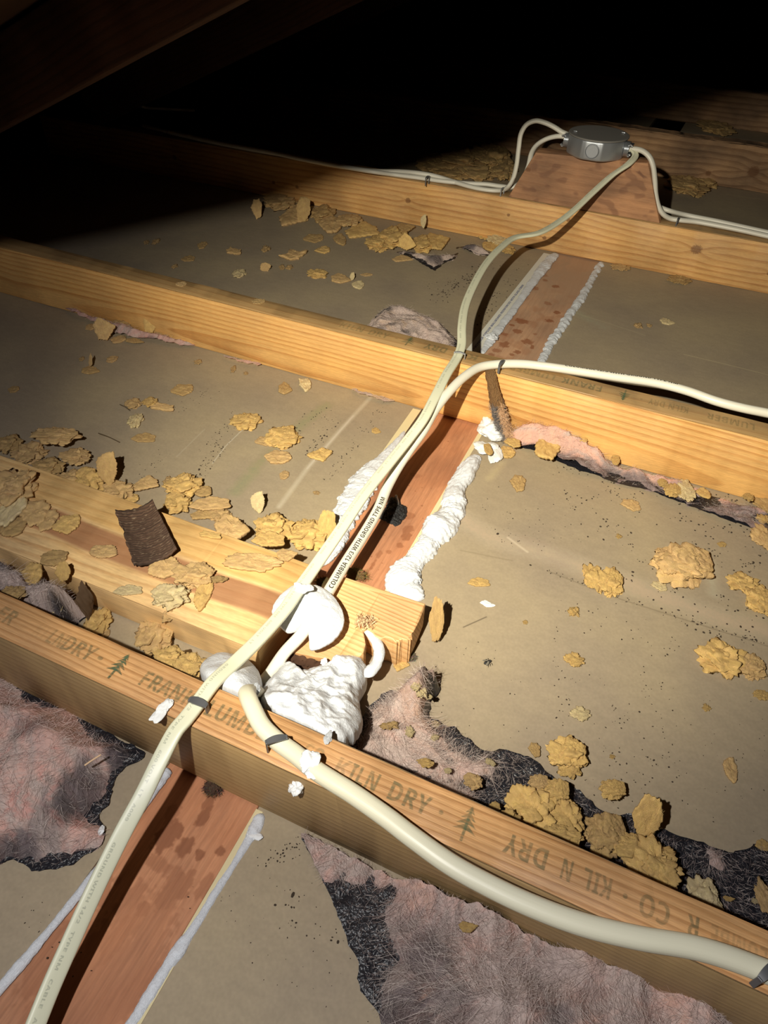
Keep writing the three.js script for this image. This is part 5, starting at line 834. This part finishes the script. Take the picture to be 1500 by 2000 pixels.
const ROWS = `
505 410 26 38 s 0 1 leaf-like yellow flake standing at the dark left end of the far pile
550 396 62 30 l 0 1 yellow clump at the dark upper left of the far pile
572 424 60 40 f 0 1 broad yellow flake below the clump at the far pile's left end
594 412 30 44 s 0 3 upright flake leaning on its neighbour in the far pile's left part
628 416 46 34 l 0 3 ragged clump left of centre in the far pile along the third joist
648 442 54 40 f 2 1 flat yellow flake left of centre in the far pile
682 430 46 26 l 2 1 small clump high in the middle of the far pile
705 452 72 32 f 0 0 long yellow flake in the middle of the far pile
664 470 34 22 f 0 3 dull flake at the front edge of the far pile's middle
740 474 46 36 l 0 0 yellow clump right of middle in the far pile
766 462 52 42 l 4 0 ruffled yellow clump right in the far pile
793 474 40 34 s 2 0 upright ruffled flake near the right of the far pile
822 476 48 36 l 0 0 bright clump right in the far pile above the triangular scrap
852 474 52 34 f 4 0 yellow flake at the right end of the far pile
826 434 16 24 s 14 2 small pale leaf leaning on the third joist under the knot
790 446 40 18 f 8 3 dull flake pressed against the third joist above the far pile
948 456 36 22 l 0 0 yellow clump against the third joist left of the arched flat cable
972 464 38 30 l 2 2 pale yellow clump beside the arched flat cable
958 484 46 22 f 2 0 yellow flake lowest of the little pile by the arched flat cable
990 486 26 22 l 0 0 clump partly behind the arched flat cable
1212 522 34 14 l 0 1 flat yellow tuft at the third joist right of the thin foam bead
1326 546 40 18 l 0 3 dull tuft at the foot of the third joist near the right edge
616 466 42 16 f 0 3 dull oval flake in front of the far pile on the plasterboard
576 500 58 26 c 0 1 wide curled flake in the middle of the far plasterboard
634 490 44 14 c 0 0 long layered flake right of the wide curled one
620 535 36 20 l 0 0 plump yellow bit in the far bay near the bright joist
664 545 46 22 f 0 1 ragged flake of a three-piece cluster in the far bay
699 558 34 16 f 0 2 pale flake right in the three-piece cluster in the far bay
689 540 10 18 s 0 2 tiny white upright piece in the three-piece cluster
718 537 24 7 f 0 1 little flat flake right of the three-piece cluster
784 506 44 13 f 0 1 thin flake lying left of the triangular black scrap
396 480 22 15 f 0 3 dim flake at the left of the far plasterboard
455 492 38 18 c 0 1 dim folded flake left of centre on the far plasterboard
468 534 24 18 l 0 2 small pale lump close behind the bright joist's left half
367 507 24 12 f 0 3 dim flat flake nearest the shadow in the far bay
519 520 20 18 s 0 1 little upright triangular flake in the far bay
1302 629 32 14 f 0 2 small pale flake alone on the right far plasterboard
353 556 30 9 f 89 1 yellow flake on top of the second joist at the left
505 590 28 10 f 89 3 flat flake on top of the second joist left of centre
178 640 30 13 f 0 1 small flake left of the leaf-like flakes at the second joist
207 644 48 44 s 0 1 leaf-like upright flake at the left foot of the second joist
240 636 36 24 l 4 3 dull clump between two leaves at the second joist
297 632 28 36 s 6 0 pointed yellow leaf standing against the second joist
322 652 42 22 f 6 3 flat flake right of the pointed leaf at the second joist
262 666 44 11 f 2 3 long thin flake in front of the lint at the second joist
234 664 30 18 f 0 1 slanting flake in front of the upright leaf-like flake
176 724 42 18 f 0 3 flat flake with a sliver leaning on it, left on the middle plasterboard
180 706 7 26 s 2 1 thin sliver leaning behind the flat flake at the left
219 703 22 13 f 0 1 small flake right of the flake with the sliver
28 762 26 15 f 0 3 dim flake nearest the left edge of the middle plasterboard
360 762 46 22 f 0 3 angular flat flake alone in the middle of the left plasterboard
262 788 30 22 l 0 1 upper left piece of the three-part cluster left of middle
292 784 26 20 l 2 0 top middle piece of the three-part cluster left of middle
314 796 62 22 c 0 1 long right piece of the three-part cluster left of middle
266 820 26 30 l 0 2 bottom piece of the three-part cluster left of middle
280 858 44 20 f 0 3 oval flake below the three-part cluster
482 822 54 38 l 0 0 bright ruffled clump alone left of the pale streak
552 852 62 48 l 0 0 large crumpled clump above two flakes left of the flat cable
520 862 40 18 f 0 1 thin left wing of the crumpled clump
546 896 66 34 f 0 1 flat tan flake under the crumpled clump
624 887 48 26 c 0 0 curled flake right of the crumpled clump
556 930 24 22 f 0 1 small pale flake below the flat tan flake
556 760 32 28 f 0 3 flat square flake near the bright joist's foot
600 754 38 30 c 0 2 pale pinkish curled flake near the bright joist's foot
734 842 22 14 f 0 0 single bright flake near the top of the flat cable's foam strip
505 980 38 38 s 0 2 pale upright fan-shaped flake above the pile by the offcut plank
112 850 84 36 l 14 1 large clump on top of the left pile
60 884 60 44 l 0 1 clump at the far left of the left pile behind the plank
96 912 56 40 l 8 3 dull clump in the middle of the left pile
150 890 56 34 l 6 1 ruffled clump right under the top of the left pile
136 936 56 44 l 4 1 front clump in the left pile behind the plank
180 940 58 58 l 2 0 rounded bright clump at the front of the left pile
216 914 58 60 s 6 3 broad greyish sheet standing at the right of the left pile
236 958 60 40 l 2 1 crumpled clump at the right foot of the left pile
284 946 52 30 f 4 1 flat flake sticking out right of the left pile
254 976 48 26 f 2 0 rounded flake at the lowest right of the left pile
20 866 44 36 l 4 3 dark clump in the left corner of the left pile
22 952 84 84 l 38 1 big rounded clump on the plank at the left edge
26 992 46 66 f 42 2 pale upright-looking flake on the plank at the left edge
72 1004 68 52 f 39 1 folded flake on the plank right of the pale one
20 1032 54 44 f 38 3 dull flake on the plank at the left edge, lowest there
94 1018 52 44 f 38 1 thin left flake of a flat pair on the reddish streak
136 1024 54 36 f 38 0 thin right flake of a flat pair on the reddish streak
106 1092 54 30 f 38 3 faint oval flake on the yellow part of the plank
196 1080 62 30 f 38 1 long oval flake beside the dark shingle scrap
64 1128 52 62 f 38 0 tall yellow flake leaning over the mauve tuft
22 1128 40 40 l 34 1 yellow clump on the mauve tuft at the left edge
132 1112 30 44 s 38 0 curly upright flake near the front edge of the plank
28 1158 44 36 l 46 3 yellow clump resting on the nearest joist's far edge at left
110 1186 26 20 l 30 2 pale crumb-like clump low on the mauve tuft
356 946 66 50 l 4 0 fuzzy bright clump with a dark shadow behind the plank
350 982 50 42 l 2 0 pale crumpled clump below the fuzzy bright one
392 962 40 26 f 4 3 thin dark-edged flake right of the fuzzy bright clump
410 988 74 30 f 6 1 long flake with dark torn edges in the middle pile
396 1006 56 24 f 2 3 flake under the dark-edged one in the middle pile
432 1006 40 30 l 0 1 small clump in the middle of the middle pile
450 1034 78 66 f 20 1 big flat greyish flake draped onto the plank's back edge
408 1046 56 20 c 38 0 thin slanting sliver on the plank left of the big greyish flake
536 1028 68 58 l 10 0 bright crumpled clump in the right of the middle pile
524 1058 60 34 f 24 0 flake under the bright crumpled clump
604 1040 82 66 l 2 0 large golden clump touching the foam strip and flat cable
640 1026 38 56 s 0 0 upright golden flake next to the flat cable
494 1096 108 40 f 38 1 long flat flake on the plank in front of the middle pile
558 1086 46 28 f 38 1 small flat flake at the right end of the long one
322 1108 84 56 f 38 1 wide flat tan flake below the shingle scrap
380 1122 72 54 l 38 1 crumpled clump with a dark tail on the plank
424 1130 36 14 l 40 3 dark-tipped tail of the crumpled clump on the plank
338 1162 66 50 l 38 2 pale clump in the middle of the plank's front
396 1164 46 66 f 38 0 fraying flake right of the pale clump on the plank
250 1156 52 22 f 38 2 thin pale flake on the yellow front of the plank
192 1212 48 58 l 0 0 round yellow clump on the plasterboard between plank and nearest joist
206 1240 24 24 f 0 1 small flake half under the round yellow clump by the nearest joist
310 1232 70 84 l 4 1 big clump hanging over the plank's front edge
336 1190 42 44 l 30 1 clump bridging the plank's front above the big hanging one
334 1284 62 50 l 40 0 clump behind the nearest joist left of the foam mound
374 1296 56 48 l 48 0 yellow clump pressed against the foam mound
1068 874 46 46 f 14 0 round golden flake on the pink strip at the bright joist
992 886 40 30 f 0 0 golden oval flake beside the crumbly foam
1132 850 38 28 f 24 0 golden flake high on the pink strip against the bright joist
1004 866 38 20 f 14 0 small golden flake above the oval one on the pink strip
952 880 18 28 f 12 0 golden flake stuck in the crumbly foam
1014 946 36 36 f 0 3 faint mottled flake on the plasterboard below the pink strip
1235 988 44 24 f 0 1 pale angular flake on the right plasterboard below the pink strip
1294 943 18 18 l 10 0 little golden clump left in the group on the pink strip's right
1312 956 30 26 l 8 0 second golden clump of the group on the pink strip's right
1336 954 34 42 l 6 2 pale largest clump of the group on the pink strip's right
1374 965 36 20 f 10 0 long golden flake right of the group on the pink strip
1202 900 18 20 f 12 0 little golden flake in the middle of the pink strip
1460 970 20 16 l 14 0 small golden clump near the right end of the pink strip
1494 985 36 46 l 0 3 dark golden clump cut by the right edge, uppermost
1488 1014 26 22 l 0 0 little golden clump at the right edge under the uppermost
1492 1048 44 50 l 0 1 rough golden clump at the right edge below the pink strip
1326 1098 104 82 l 0 1 large ragged fluffy clump on the right plasterboard
1290 1146 36 20 f 0 2 pale tail of the large ragged fluffy clump
1160 1124 38 54 l 0 0 left half of the split golden clump on the plasterboard
1190 1134 46 60 l 0 0 right half of the split golden clump on the plasterboard
1450 1136 54 40 l 0 0 upper piece of the golden clump low at the right edge
1482 1168 56 56 l 0 0 lower piece of the golden clump low at the right edge
935 1140 40 20 f 0 0 small oval golden flake right of the foam bead's foot
850 1205 36 96 s 0 3 tall narrow flake standing at the broken end of the offcut
782 1298 34 30 f 0 0 smooth orange flake by the raised torn flap
1122 1287 36 28 l 0 0 small round golden clump in the middle of the right plasterboard
1408 1282 84 72 l 0 0 large bright clump near the right edge of the plasterboard
1464 1300 50 52 l 0 1 dark-edged right part beside the large bright clump
1486 1356 28 20 l 0 0 small clump at the right edge below the large bright one
1134 1392 36 28 l 0 2 pale crumbly clump above the black papered strip
1426 1506 36 46 f 0 1 angular flake alone low on the right plasterboard
1106 1468 70 66 l 6 0 golden clump at the upper edge of the black papered strip
1112 1498 44 36 l 4 0 smaller clump below the one at the strip's upper edge
1046 1466 28 30 f 2 3 thin flake at the edge of the black paper
1050 1526 36 32 l 18 1 small nubby clump on top of the golden pile
1040 1572 88 92 l 12 0 largest left clump of the golden pile by the nearest joist
1086 1540 42 46 l 20 0 upper right lobe of the golden pile's largest clump
1106 1590 60 72 l 12 0 smooth clump in the middle of the golden pile
1096 1632 76 48 l 22 0 clump pressed against the nearest joist in the golden pile
994 1598 44 40 l 30 0 left end clump of the golden pile at the nearest joist
1178 1622 74 78 l 14 3 darker rounded clump in the golden pile
1252 1580 70 92 s 8 0 tall smooth flake at the top right of the golden pile
1194 1538 46 36 l 12 0 golden clump upper left of the tall smooth flake
1276 1680 92 100 l 14 0 big lower right clump of the golden pile
1234 1654 66 60 l 16 0 clump between the darker one and the big lower right one
1286 1728 46 48 l 14 1 hanging tail below the big lower right clump
1374 1742 56 66 l 10 2 pale clump alone on the black paper at right
1422 1756 26 10 f 6 0 little sliver right of the pale clump on the black paper
1494 1748 30 60 l 14 1 clump at the right edge on the black paper
1490 1654 28 22 f 4 0 yellow flake at the right edge above the black paper
925 1524 34 30 l 16 1 angular tan clump on the black papered strip's left part
966 1575 20 20 l 22 0 small clump at the nearest joist left of the golden pile
830 1488 30 18 l 20 0 small yellow cluster on the strip near the raised flap
912 1812 42 22 f 24 0 yellow flake on the pink insulation below the thick cable
42 1456 26 38 f 24 0 yellow flake on the pink insulation at the lower left
`;
for (const row of ROWS.trim().split('\n')) { const q = row.split(' '); chunk(+q[0], +q[1], +q[2], +q[3], q[4], +q[5], +q[6], q.slice(7).join(' ')); }
// crumbs, each a few pixels
const CRUMBS = `
305 473 10 9 t 0 1 tiny dim crumb nearest the dark at the left of the far bay
520 487 14 10 t 0 1 tiny crumb below the wide curled flake in the far bay
551 523 9 8 t 0 1 tiny crumb right of the little upright triangular flake
565 523 11 8 t 0 1 tiny crumb second right of the little upright triangular flake
286 474 8 7 t 0 1 faintest tiny crumb at the far left of the far bay
341 521 9 7 t 0 1 tiny crumb close behind the second joist at the left
1246 637 12 9 t 0 1 tiny crumb left of the small pale flake on the right far plasterboard
1268 636 8 6 t 0 1 tiniest crumb just left of the small pale flake in the right far bay
618 963 11 7 t 0 1 tiny crumb alone above the large golden clump by the foam strip
387 708 12 8 t 0 1 tiny crumb in front of the lint at the second joist
160 702 8 7 t 0 1 tiny crumb beside the thin leaning sliver at the left
330 940 16 14 t 0 1 small ball-like crumb left of the fuzzy bright clump
456 722 8 12 t 0 1 tiny upright crumb below the little pink lint line
480 730 7 6 t 0 1 tiniest crumb right below the little pink lint line
1120 1196 16 18 t 0 0 orange crumb above the round clump in the right plasterboard's middle
1410 1064 14 8 t 0 0 flat crumb above and right of the large ragged fluffy clump
1380 1383 12 12 t 0 0 round crumb alone right of the pale crumbly clump
1026 1216 8 7 t 0 0 tiny crumb between the offcut and the dead fly
1196 1478 9 7 t 0 0 pale tiny crumb right of the clump at the strip's upper edge
1209 1048 9 8 t 0 0 tiny crumb upper left of the large ragged fluffy clump
823 1354 16 18 t 36 2 plump crumb on the right side of the raised torn flap
838 1362 11 8 t 28 2 thin crumb at the right edge of the raised torn flap
812 1338 16 24 t 42 2 long crumb high on the raised torn flap
850 1415 14 12 t 8 2 pale crumb at the foot of the raised torn flap
849 1440 14 12 t 12 2 dull crumb on black paper below the raised torn flap
875 1506 12 10 t 16 2 pale crumb lower left of the angular tan clump
955 1487 12 10 t 14 2 crumb right above the angular tan clump
962 1492 9 9 t 14 2 tiniest crumb upper right of the angular tan clump
800 1430 14 20 t 20 2 upright crumb on the pink fluff below the flap
760 1418 26 14 t 20 3 dull greenish crumb on pink fluff left of the upright one
1160 1620 10 10 t 20 2 crumb in a gap of the golden pile
1475 1760 12 8 t 10 2 crumb near the right edge on black paper
`;
for (const row of CRUMBS.trim().split('\n')) { const q = row.split(' '); chunk(+q[0], +q[1], +q[2], +q[3], q[4], +q[5], +q[6], q.slice(7).join(' ')); }
// dim heaps behind the third joist
const DIM = `
850 318 70 40 l 0 3 dim clump left in the heap behind the third joist
905 312 80 50 l 4 3 dim tall clump in the middle of the heap behind the third joist
960 308 70 52 l 6 3 dim clump right in the heap behind the third joist
930 336 80 36 l 0 3 dim low clump in front of the heap behind the third joist
985 332 46 40 l 2 3 dim clump at the right end of the heap beside the looping cable
880 338 60 26 l 0 3 dim flat clump at the front left of the heap
1340 362 70 40 l 0 3 dim clump at the foot of the rough fourth joist
1376 352 40 30 l 0 3 dim smaller clump right at the foot of the rough fourth joist
1400 250 60 26 l 0 3 barely visible clump by the farthest joist
`;
for (const row of DIM.trim().split('\n')) { const q = row.split(' '); chunk(+q[0], +q[1], +q[2], +q[3], q[4], +q[5], +q[6], q.slice(7).join(' ')); }

// ---------------------------------------------------------------- small things
// dirt specks scattered in rows on the plasterboard, plank and plate
{
  seed(101);
  const parts = [], one = new THREE.IcosahedronGeometry(1, 0); one.deleteAttribute('uv');
  const add = (px, py, r, y = 0) => { const p = at(px, py, y); const g = one.clone(); g.scale(r * rr(0.7, 1.5), r * 0.5, r * rr(0.7, 1.2)); g.rotateY(rnd() * 6); g.translate(p.x, y + r * 0.25, p.z); parts.push(g); };
  const area = (n, x0, y0, x1, y1, slant, r0, r1, clump = 0.4) => { for (let i = 0; i < n; i++) { let x, y, t = 0; do { x = rr(x0, x1); y = rr(y0, y1); } while (fbm(x * 0.012, y * 0.02, 7, 2) < -0.15 + clump * rnd() && t++ < 6); add(x, y + slant * (x - (x0 + x1) / 2), rr(r0, r1)); } };
  area(260, 1080, 935, 1500, 1090, 0.2, 0.0004, 0.0013, 0.5);
  area(150, 1200, 1060, 1500, 1230, 0.25, 0.0004, 0.0013);
  area(60, 940, 960, 1120, 1080, 0.2, 0.0003, 0.0007);
  area(120, 1080, 1190, 1330, 1500, 0.3, 0.0003, 0.0009);
  area(120, 850, 1280, 1300, 1560, 0.2, 0.0002, 0.0007);
  area(60, 1250, 1350, 1500, 1620, 0.2, 0.0002, 0.0006);
  for (let i = 0; i < 70; i++) { const t = rnd(); add(lerp(1062, 1490, t) + rr(-6, 6), lerp(1113, 1254, t) + 10 * Math.sin(t * 3) * 0.4 + rr(-3, 3), rr(0.0003, 0.0009)); }
  const streak = (n, ax, ay, bx, by, wide, r0, r1) => { for (let i = 0; i < n; i++) { const t = rnd(); add(lerp(ax, bx, t) + rr(-wide, wide), lerp(ay, by, t) + rr(-wide, wide) * 0.5, rr(r0, r1)); } };
  streak(60, 380, 940, 440, 862, 14, 0.0004, 0.0012); streak(50, 400, 880, 470, 810, 16, 0.0003, 0.001); streak(50, 600, 890, 660, 810, 12, 0.0004, 0.0012); streak(40, 640, 940, 700, 860, 12, 0.0003, 0.001);
  streak(40, 560, 850, 640, 800, 20, 0.0004, 0.001); streak(30, 700, 850, 750, 790, 12, 0.0003, 0.0009); streak(30, 330, 800, 420, 760, 24, 0.0003, 0.0008);
  streak(90, 850, 590, 960, 510, 18, 0.0005, 0.0018); streak(50, 930, 640, 1020, 520, 14, 0.0004, 0.0015); streak(40, 840, 560, 930, 540, 12, 0.0004, 0.0012);
  streak(40, 520, 1690, 600, 1640, 26, 0.0003, 0.0008); streak(60, 480, 1720, 700, 1960, 120, 0.0002, 0.0005); streak(14, 560, 1760, 650, 1850, 30, 0.0005, 0.0009);
  streak(20, 60, 1740, 150, 1900, 40, 0.0002, 0.0006); streak(20, 280, 930, 330, 880, 20, 0.0003, 0.0008);
  for (const [x, y, r] of [[1036, 1104, 0.0011], [972, 1043, 0.0015], [572, 1748, 0.0017], [1192, 1115, 0.0012], [1325, 1192, 0.0013], [1276, 1172, 0.0014], [660, 1840, 0.0011], [830, 1400, 0.0009]]) add(x, y, r);
  const m = mesh('dirt_specks', mergeGeometries(parts), std({ color: '#3a2f24', roughness: 0.95 })); tag(m, 'small dark specks of dirt scattered over the plasterboard in rows', 'dirt', null, 'stuff');
}
// fly
{
  const p = at(953, 1295, 0), t = thing('fly', 'dead black fly lying on the right plasterboard', 'fly', [p.x, 0, p.z]); t.rotation.y = 0.9;
  const bm = std({ color: '#15161a', roughness: 0.45 });
  const s = (x, y, z, a, b, c) => { const g = new THREE.SphereGeometry(1, 14, 10); g.scale(a, b, c); g.translate(x, y, z); return g; };
  mesh('body', mergeGeometries([s(0, 0.0022, 0, 0.0018, 0.0016, 0.0016), s(-0.0028, 0.002, 0, 0.0022, 0.0015, 0.0015), s(0.0022, 0.0021, 0, 0.0011, 0.0012, 0.0014)]), bm, t);
  for (const e of [-1, 1]) { const w = new THREE.SphereGeometry(1, 12, 8); w.scale(0.003, 0.00008, 0.0011); const m = mesh('wing', w, std({ color: '#8a8478', roughness: 0.3, transparent: true, opacity: 0.6 }), t); m.position.set(-0.0022, 0.0034, e * 0.0019); m.rotation.y = e * 0.5; m.rotation.x = e * 0.2; }
  for (let i = 0; i < 6; i++) { const e = i % 2 ? 1 : -1, k = (i >> 1) - 1; mesh('leg', sweep([V(k * 0.0008, 0.0018, e * 0.001), V(k * 0.0016, 0.0026, e * 0.0028), V(k * 0.0026, 0.0002, e * 0.0044)], 0.00018, 0.00018, { m: 6, step: 0.0008 }), bm, t); }
}
// wood splinter on the pink insulation, dark straws
{
  const a = at(165, 1495, 0.036), b = at(197, 1474, 0.036);
  rebase(solo('splinter', sweep([a, a.clone().lerp(b, 0.5).add(V(0, 0.0003, 0)), b], 0.0007, 0.0006, { m: 8, step: 0.002 }), std({ color: '#e2c09a', roughness: 0.8 }), 'pale wood splinter lying on the pink insulation at the lower left', 'splinter'));
  const st = (p, q, y, label, c) => { const A = at(p[0], p[1], y), B = at(q[0], q[1], y + 0.006); rebase(solo('straw', sweep([A, A.clone().lerp(B, 0.55).add(V(0.001, 0.001, 0)), B], 0.0007, 0.0006, { m: 8, step: 0.002 }), std({ color: c, roughness: 0.85 }), label, 'straw')); };
  st([234, 864], [192, 846], 0.001, 'dark thin straw lying right of the left pile', '#4a3c28');
  st([254, 802], [234, 790], 0.001, 'short dark straw at the three-part cluster', '#4a3c28');
  st([246, 936], [240, 978], 0.004, 'thin twig leaning in the right of the left pile', '#6a5836');
}

scene.traverse((o) => { if (o.isMesh) { o.castShadow = true; o.receiveShadow = true; } });
renderer.render(scene, camera);
